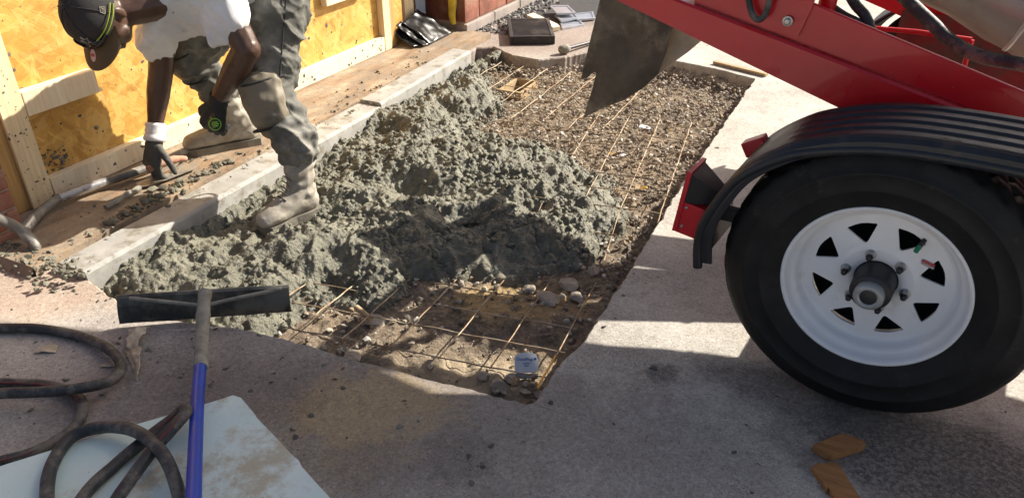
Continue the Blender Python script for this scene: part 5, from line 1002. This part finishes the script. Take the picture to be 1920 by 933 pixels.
for side_ in (0, 1):
    for i in range(nb+1):
        w = R(-68+136*i/nb); root = V3(.104*math.cos(w), .022, .088*math.sin(w))
        for j in range(mrows+1):
            t_ = j/mrows; ext = .086*math.cos(w*.92)**.5*t_; s_ = root[2]+math.sin(w)*.006*t_; drop_ = -.010*t_-2.6*s_*s_*(.4+.6*t_); vs_.append(hd(root[0]+ext-.006, root[1]+drop_-side_*.0035, s_))
Kb = (nb+1)*(mrows+1); I_ = lambda s, i, j: s*Kb+i*(mrows+1)+j
fs_ = [f for i in range(nb) for j in range(mrows) for f in ((I_(0, i, j), I_(0, i+1, j), I_(0, i+1, j+1), I_(0, i, j+1)), (I_(1, i, j), I_(1, i, j+1), I_(1, i+1, j+1), I_(1, i+1, j)))]+[(I_(0, i, mrows), I_(0, i+1, mrows), I_(1, i+1, mrows), I_(1, i, mrows)) for i in range(nb)]
mb.add(vs_, fs_, True); br = part('brim', mb, MT['brim'], cp)
def onbrim(a, s): return hd(.100+a, .022-.010*a/.07-2.6*s*s*(.4+.6*a/.07)+.0012, s)
mb = MB(); mb.add([onbrim(.036+.020*math.cos(w), -sdn*.006+.0125*math.sin(w)) for w in np.linspace(0, 2*math.pi, 28, endpoint=False)], [tuple(range(28))]); st_ = part('sticker', mb, MT['pink'], br)
mb = MB(); mb.add([onbrim(a, -sdn*.006+b)+hu*.0006 for a, b in ((.030, -.009), (.030, .010), (.040, .010), (.040, -.009))], [(0, 1, 2, 3)]); part('print', mb, MT['redprint'], st_)
def front(ph, th): return hc+(capsurf(th, ph)-hc)*1.012
star = []
for k in range(11): r_ = .021 if k % 2 == 0 else .0085; w = k*math.pi/5; star.append(front(sdn*.30+r_*math.sin(w)/.10, 1.18-r_*math.cos(w)/.10))
mb = MB(); mb.tube(star, .0015, 5, False, False); part('star_emblem', mb, MT['silver'], cp)
flag = [front(sdn*(1.62+a), 1.28+b) for a, b in ((-.10, .05), (-.08, -.09), (.07, -.12), (.10, .03), (-.10, .05))]; mb = MB(); mb.tube(flag, .0014, 5, False, False); mb.tube([front(sdn*(1.62+a), 1.28+b) for a, b in ((-.05, .02), (-.03, -.06), (.0, .02), (.03, -.07))], .0012, 5, False, False); mb.tube([front(sdn*(1.62+a), 1.28+b) for a, b in ((.05, .0), (.04, -.05), (.08, -.06))], .0012, 5, False, False); part('flag_emblem', mb, MT['silver'], cp)
mb = MB(); sg_ = part('sunglasses', MB().tube([front(sdn*a, 1.50)*1.0+(front(sdn*a, 1.50)-hc)*.05 for a in np.linspace(.15, .95, 10)], .0052, 8), MT['glass'], cp)
for dz, o_ in ((0, 0), (-.12, .02)): part('temple', MB().tube([hc+(capsurf(1.50+dz+.10*(a-.9), sdn*a)-hc)*1.065 for a in np.linspace(.62+o_, 1.85, 14)], .0019, 6), MT['neon'], sg_)
part('bridge', MB().tube([front(sdn*a, 1.50)+(front(sdn*a, 1.50)-hc)*.05 for a in np.linspace(-.95, .15, 10)], .0045, 8), MT['glass'], sg_)
for sg in (1, -1):
    vs_ = [hc+(capsurf(1.50+.17*math.sin(w)-.03, sg*(.42+.26*math.cos(w)))-hc)*1.075 for w in np.linspace(0, 2*math.pi, 20, endpoint=False)]; c_ = sum(vs_)/20; part('lens', MB().add(vs_+[c_+(c_-hc)*.02]+[p-(c_-hc)*.03 for p in vs_], [(i, (i+1) % 20, 20) for i in range(20)]+[(i, 21+i, 21+(i+1) % 20, (i+1) % 20) for i in range(20)], True), MT['glass'], sg_)
# trowel under the far hand, long muddy strip before it
tq = thing('trowel', 'muddy steel finishing trowel with faded orange grip under the gloved hand', 'trowel', gp(300, 335, .04))
A_, B_ = gp(252, 352, .046), gp(372, 306, .046); d_ = unit(B_-A_); q_ = np.cross(UP, d_); Lq = np.linalg.norm(B_-A_); mb = MB(); mb.prism([(0, -.012), (Lq*.2, -.038), (Lq*.85, -.040), (Lq, 0), (Lq*.85, .030), (Lq*.1, .030)], A_+UP*.0, d_, q_, .003); part('blade', mb, MT['trowel'], tq)
mb = MB(); mb.tube(spline([A_+d_*.07+UP*.050, A_+d_*.13+UP*.056, A_+d_*.20+UP*.050, A_+d_*.235+UP*.036], 6), [.014]*6+[.016]*6+[.013]*7, 12); part('grip', mb, MT['orange'], tq); mb = MB(); mb.tube(spline([A_+d_*.225+UP*.040, A_+d_*.20+UP*.02, A_+d_*.16+UP*.004], 5), .006, 8); part('shank', mb, MT['trowel'], tq)
mb = MB(); pts = spline([gp(198, 389, .046), gp(222, 374, .05), gp(262, 352, .052)], 8); mb.tube(pts, [.010+.006*noise.noise(Vector(p)*50)+.003*(i/len(pts)) for i, p in enumerate(pts)], 10); single('muddy_stick', mb, MT['mud'], 'short mud-caked stick lying on the sill below the gloved hand', 'stick', gp(225, 376, .04))
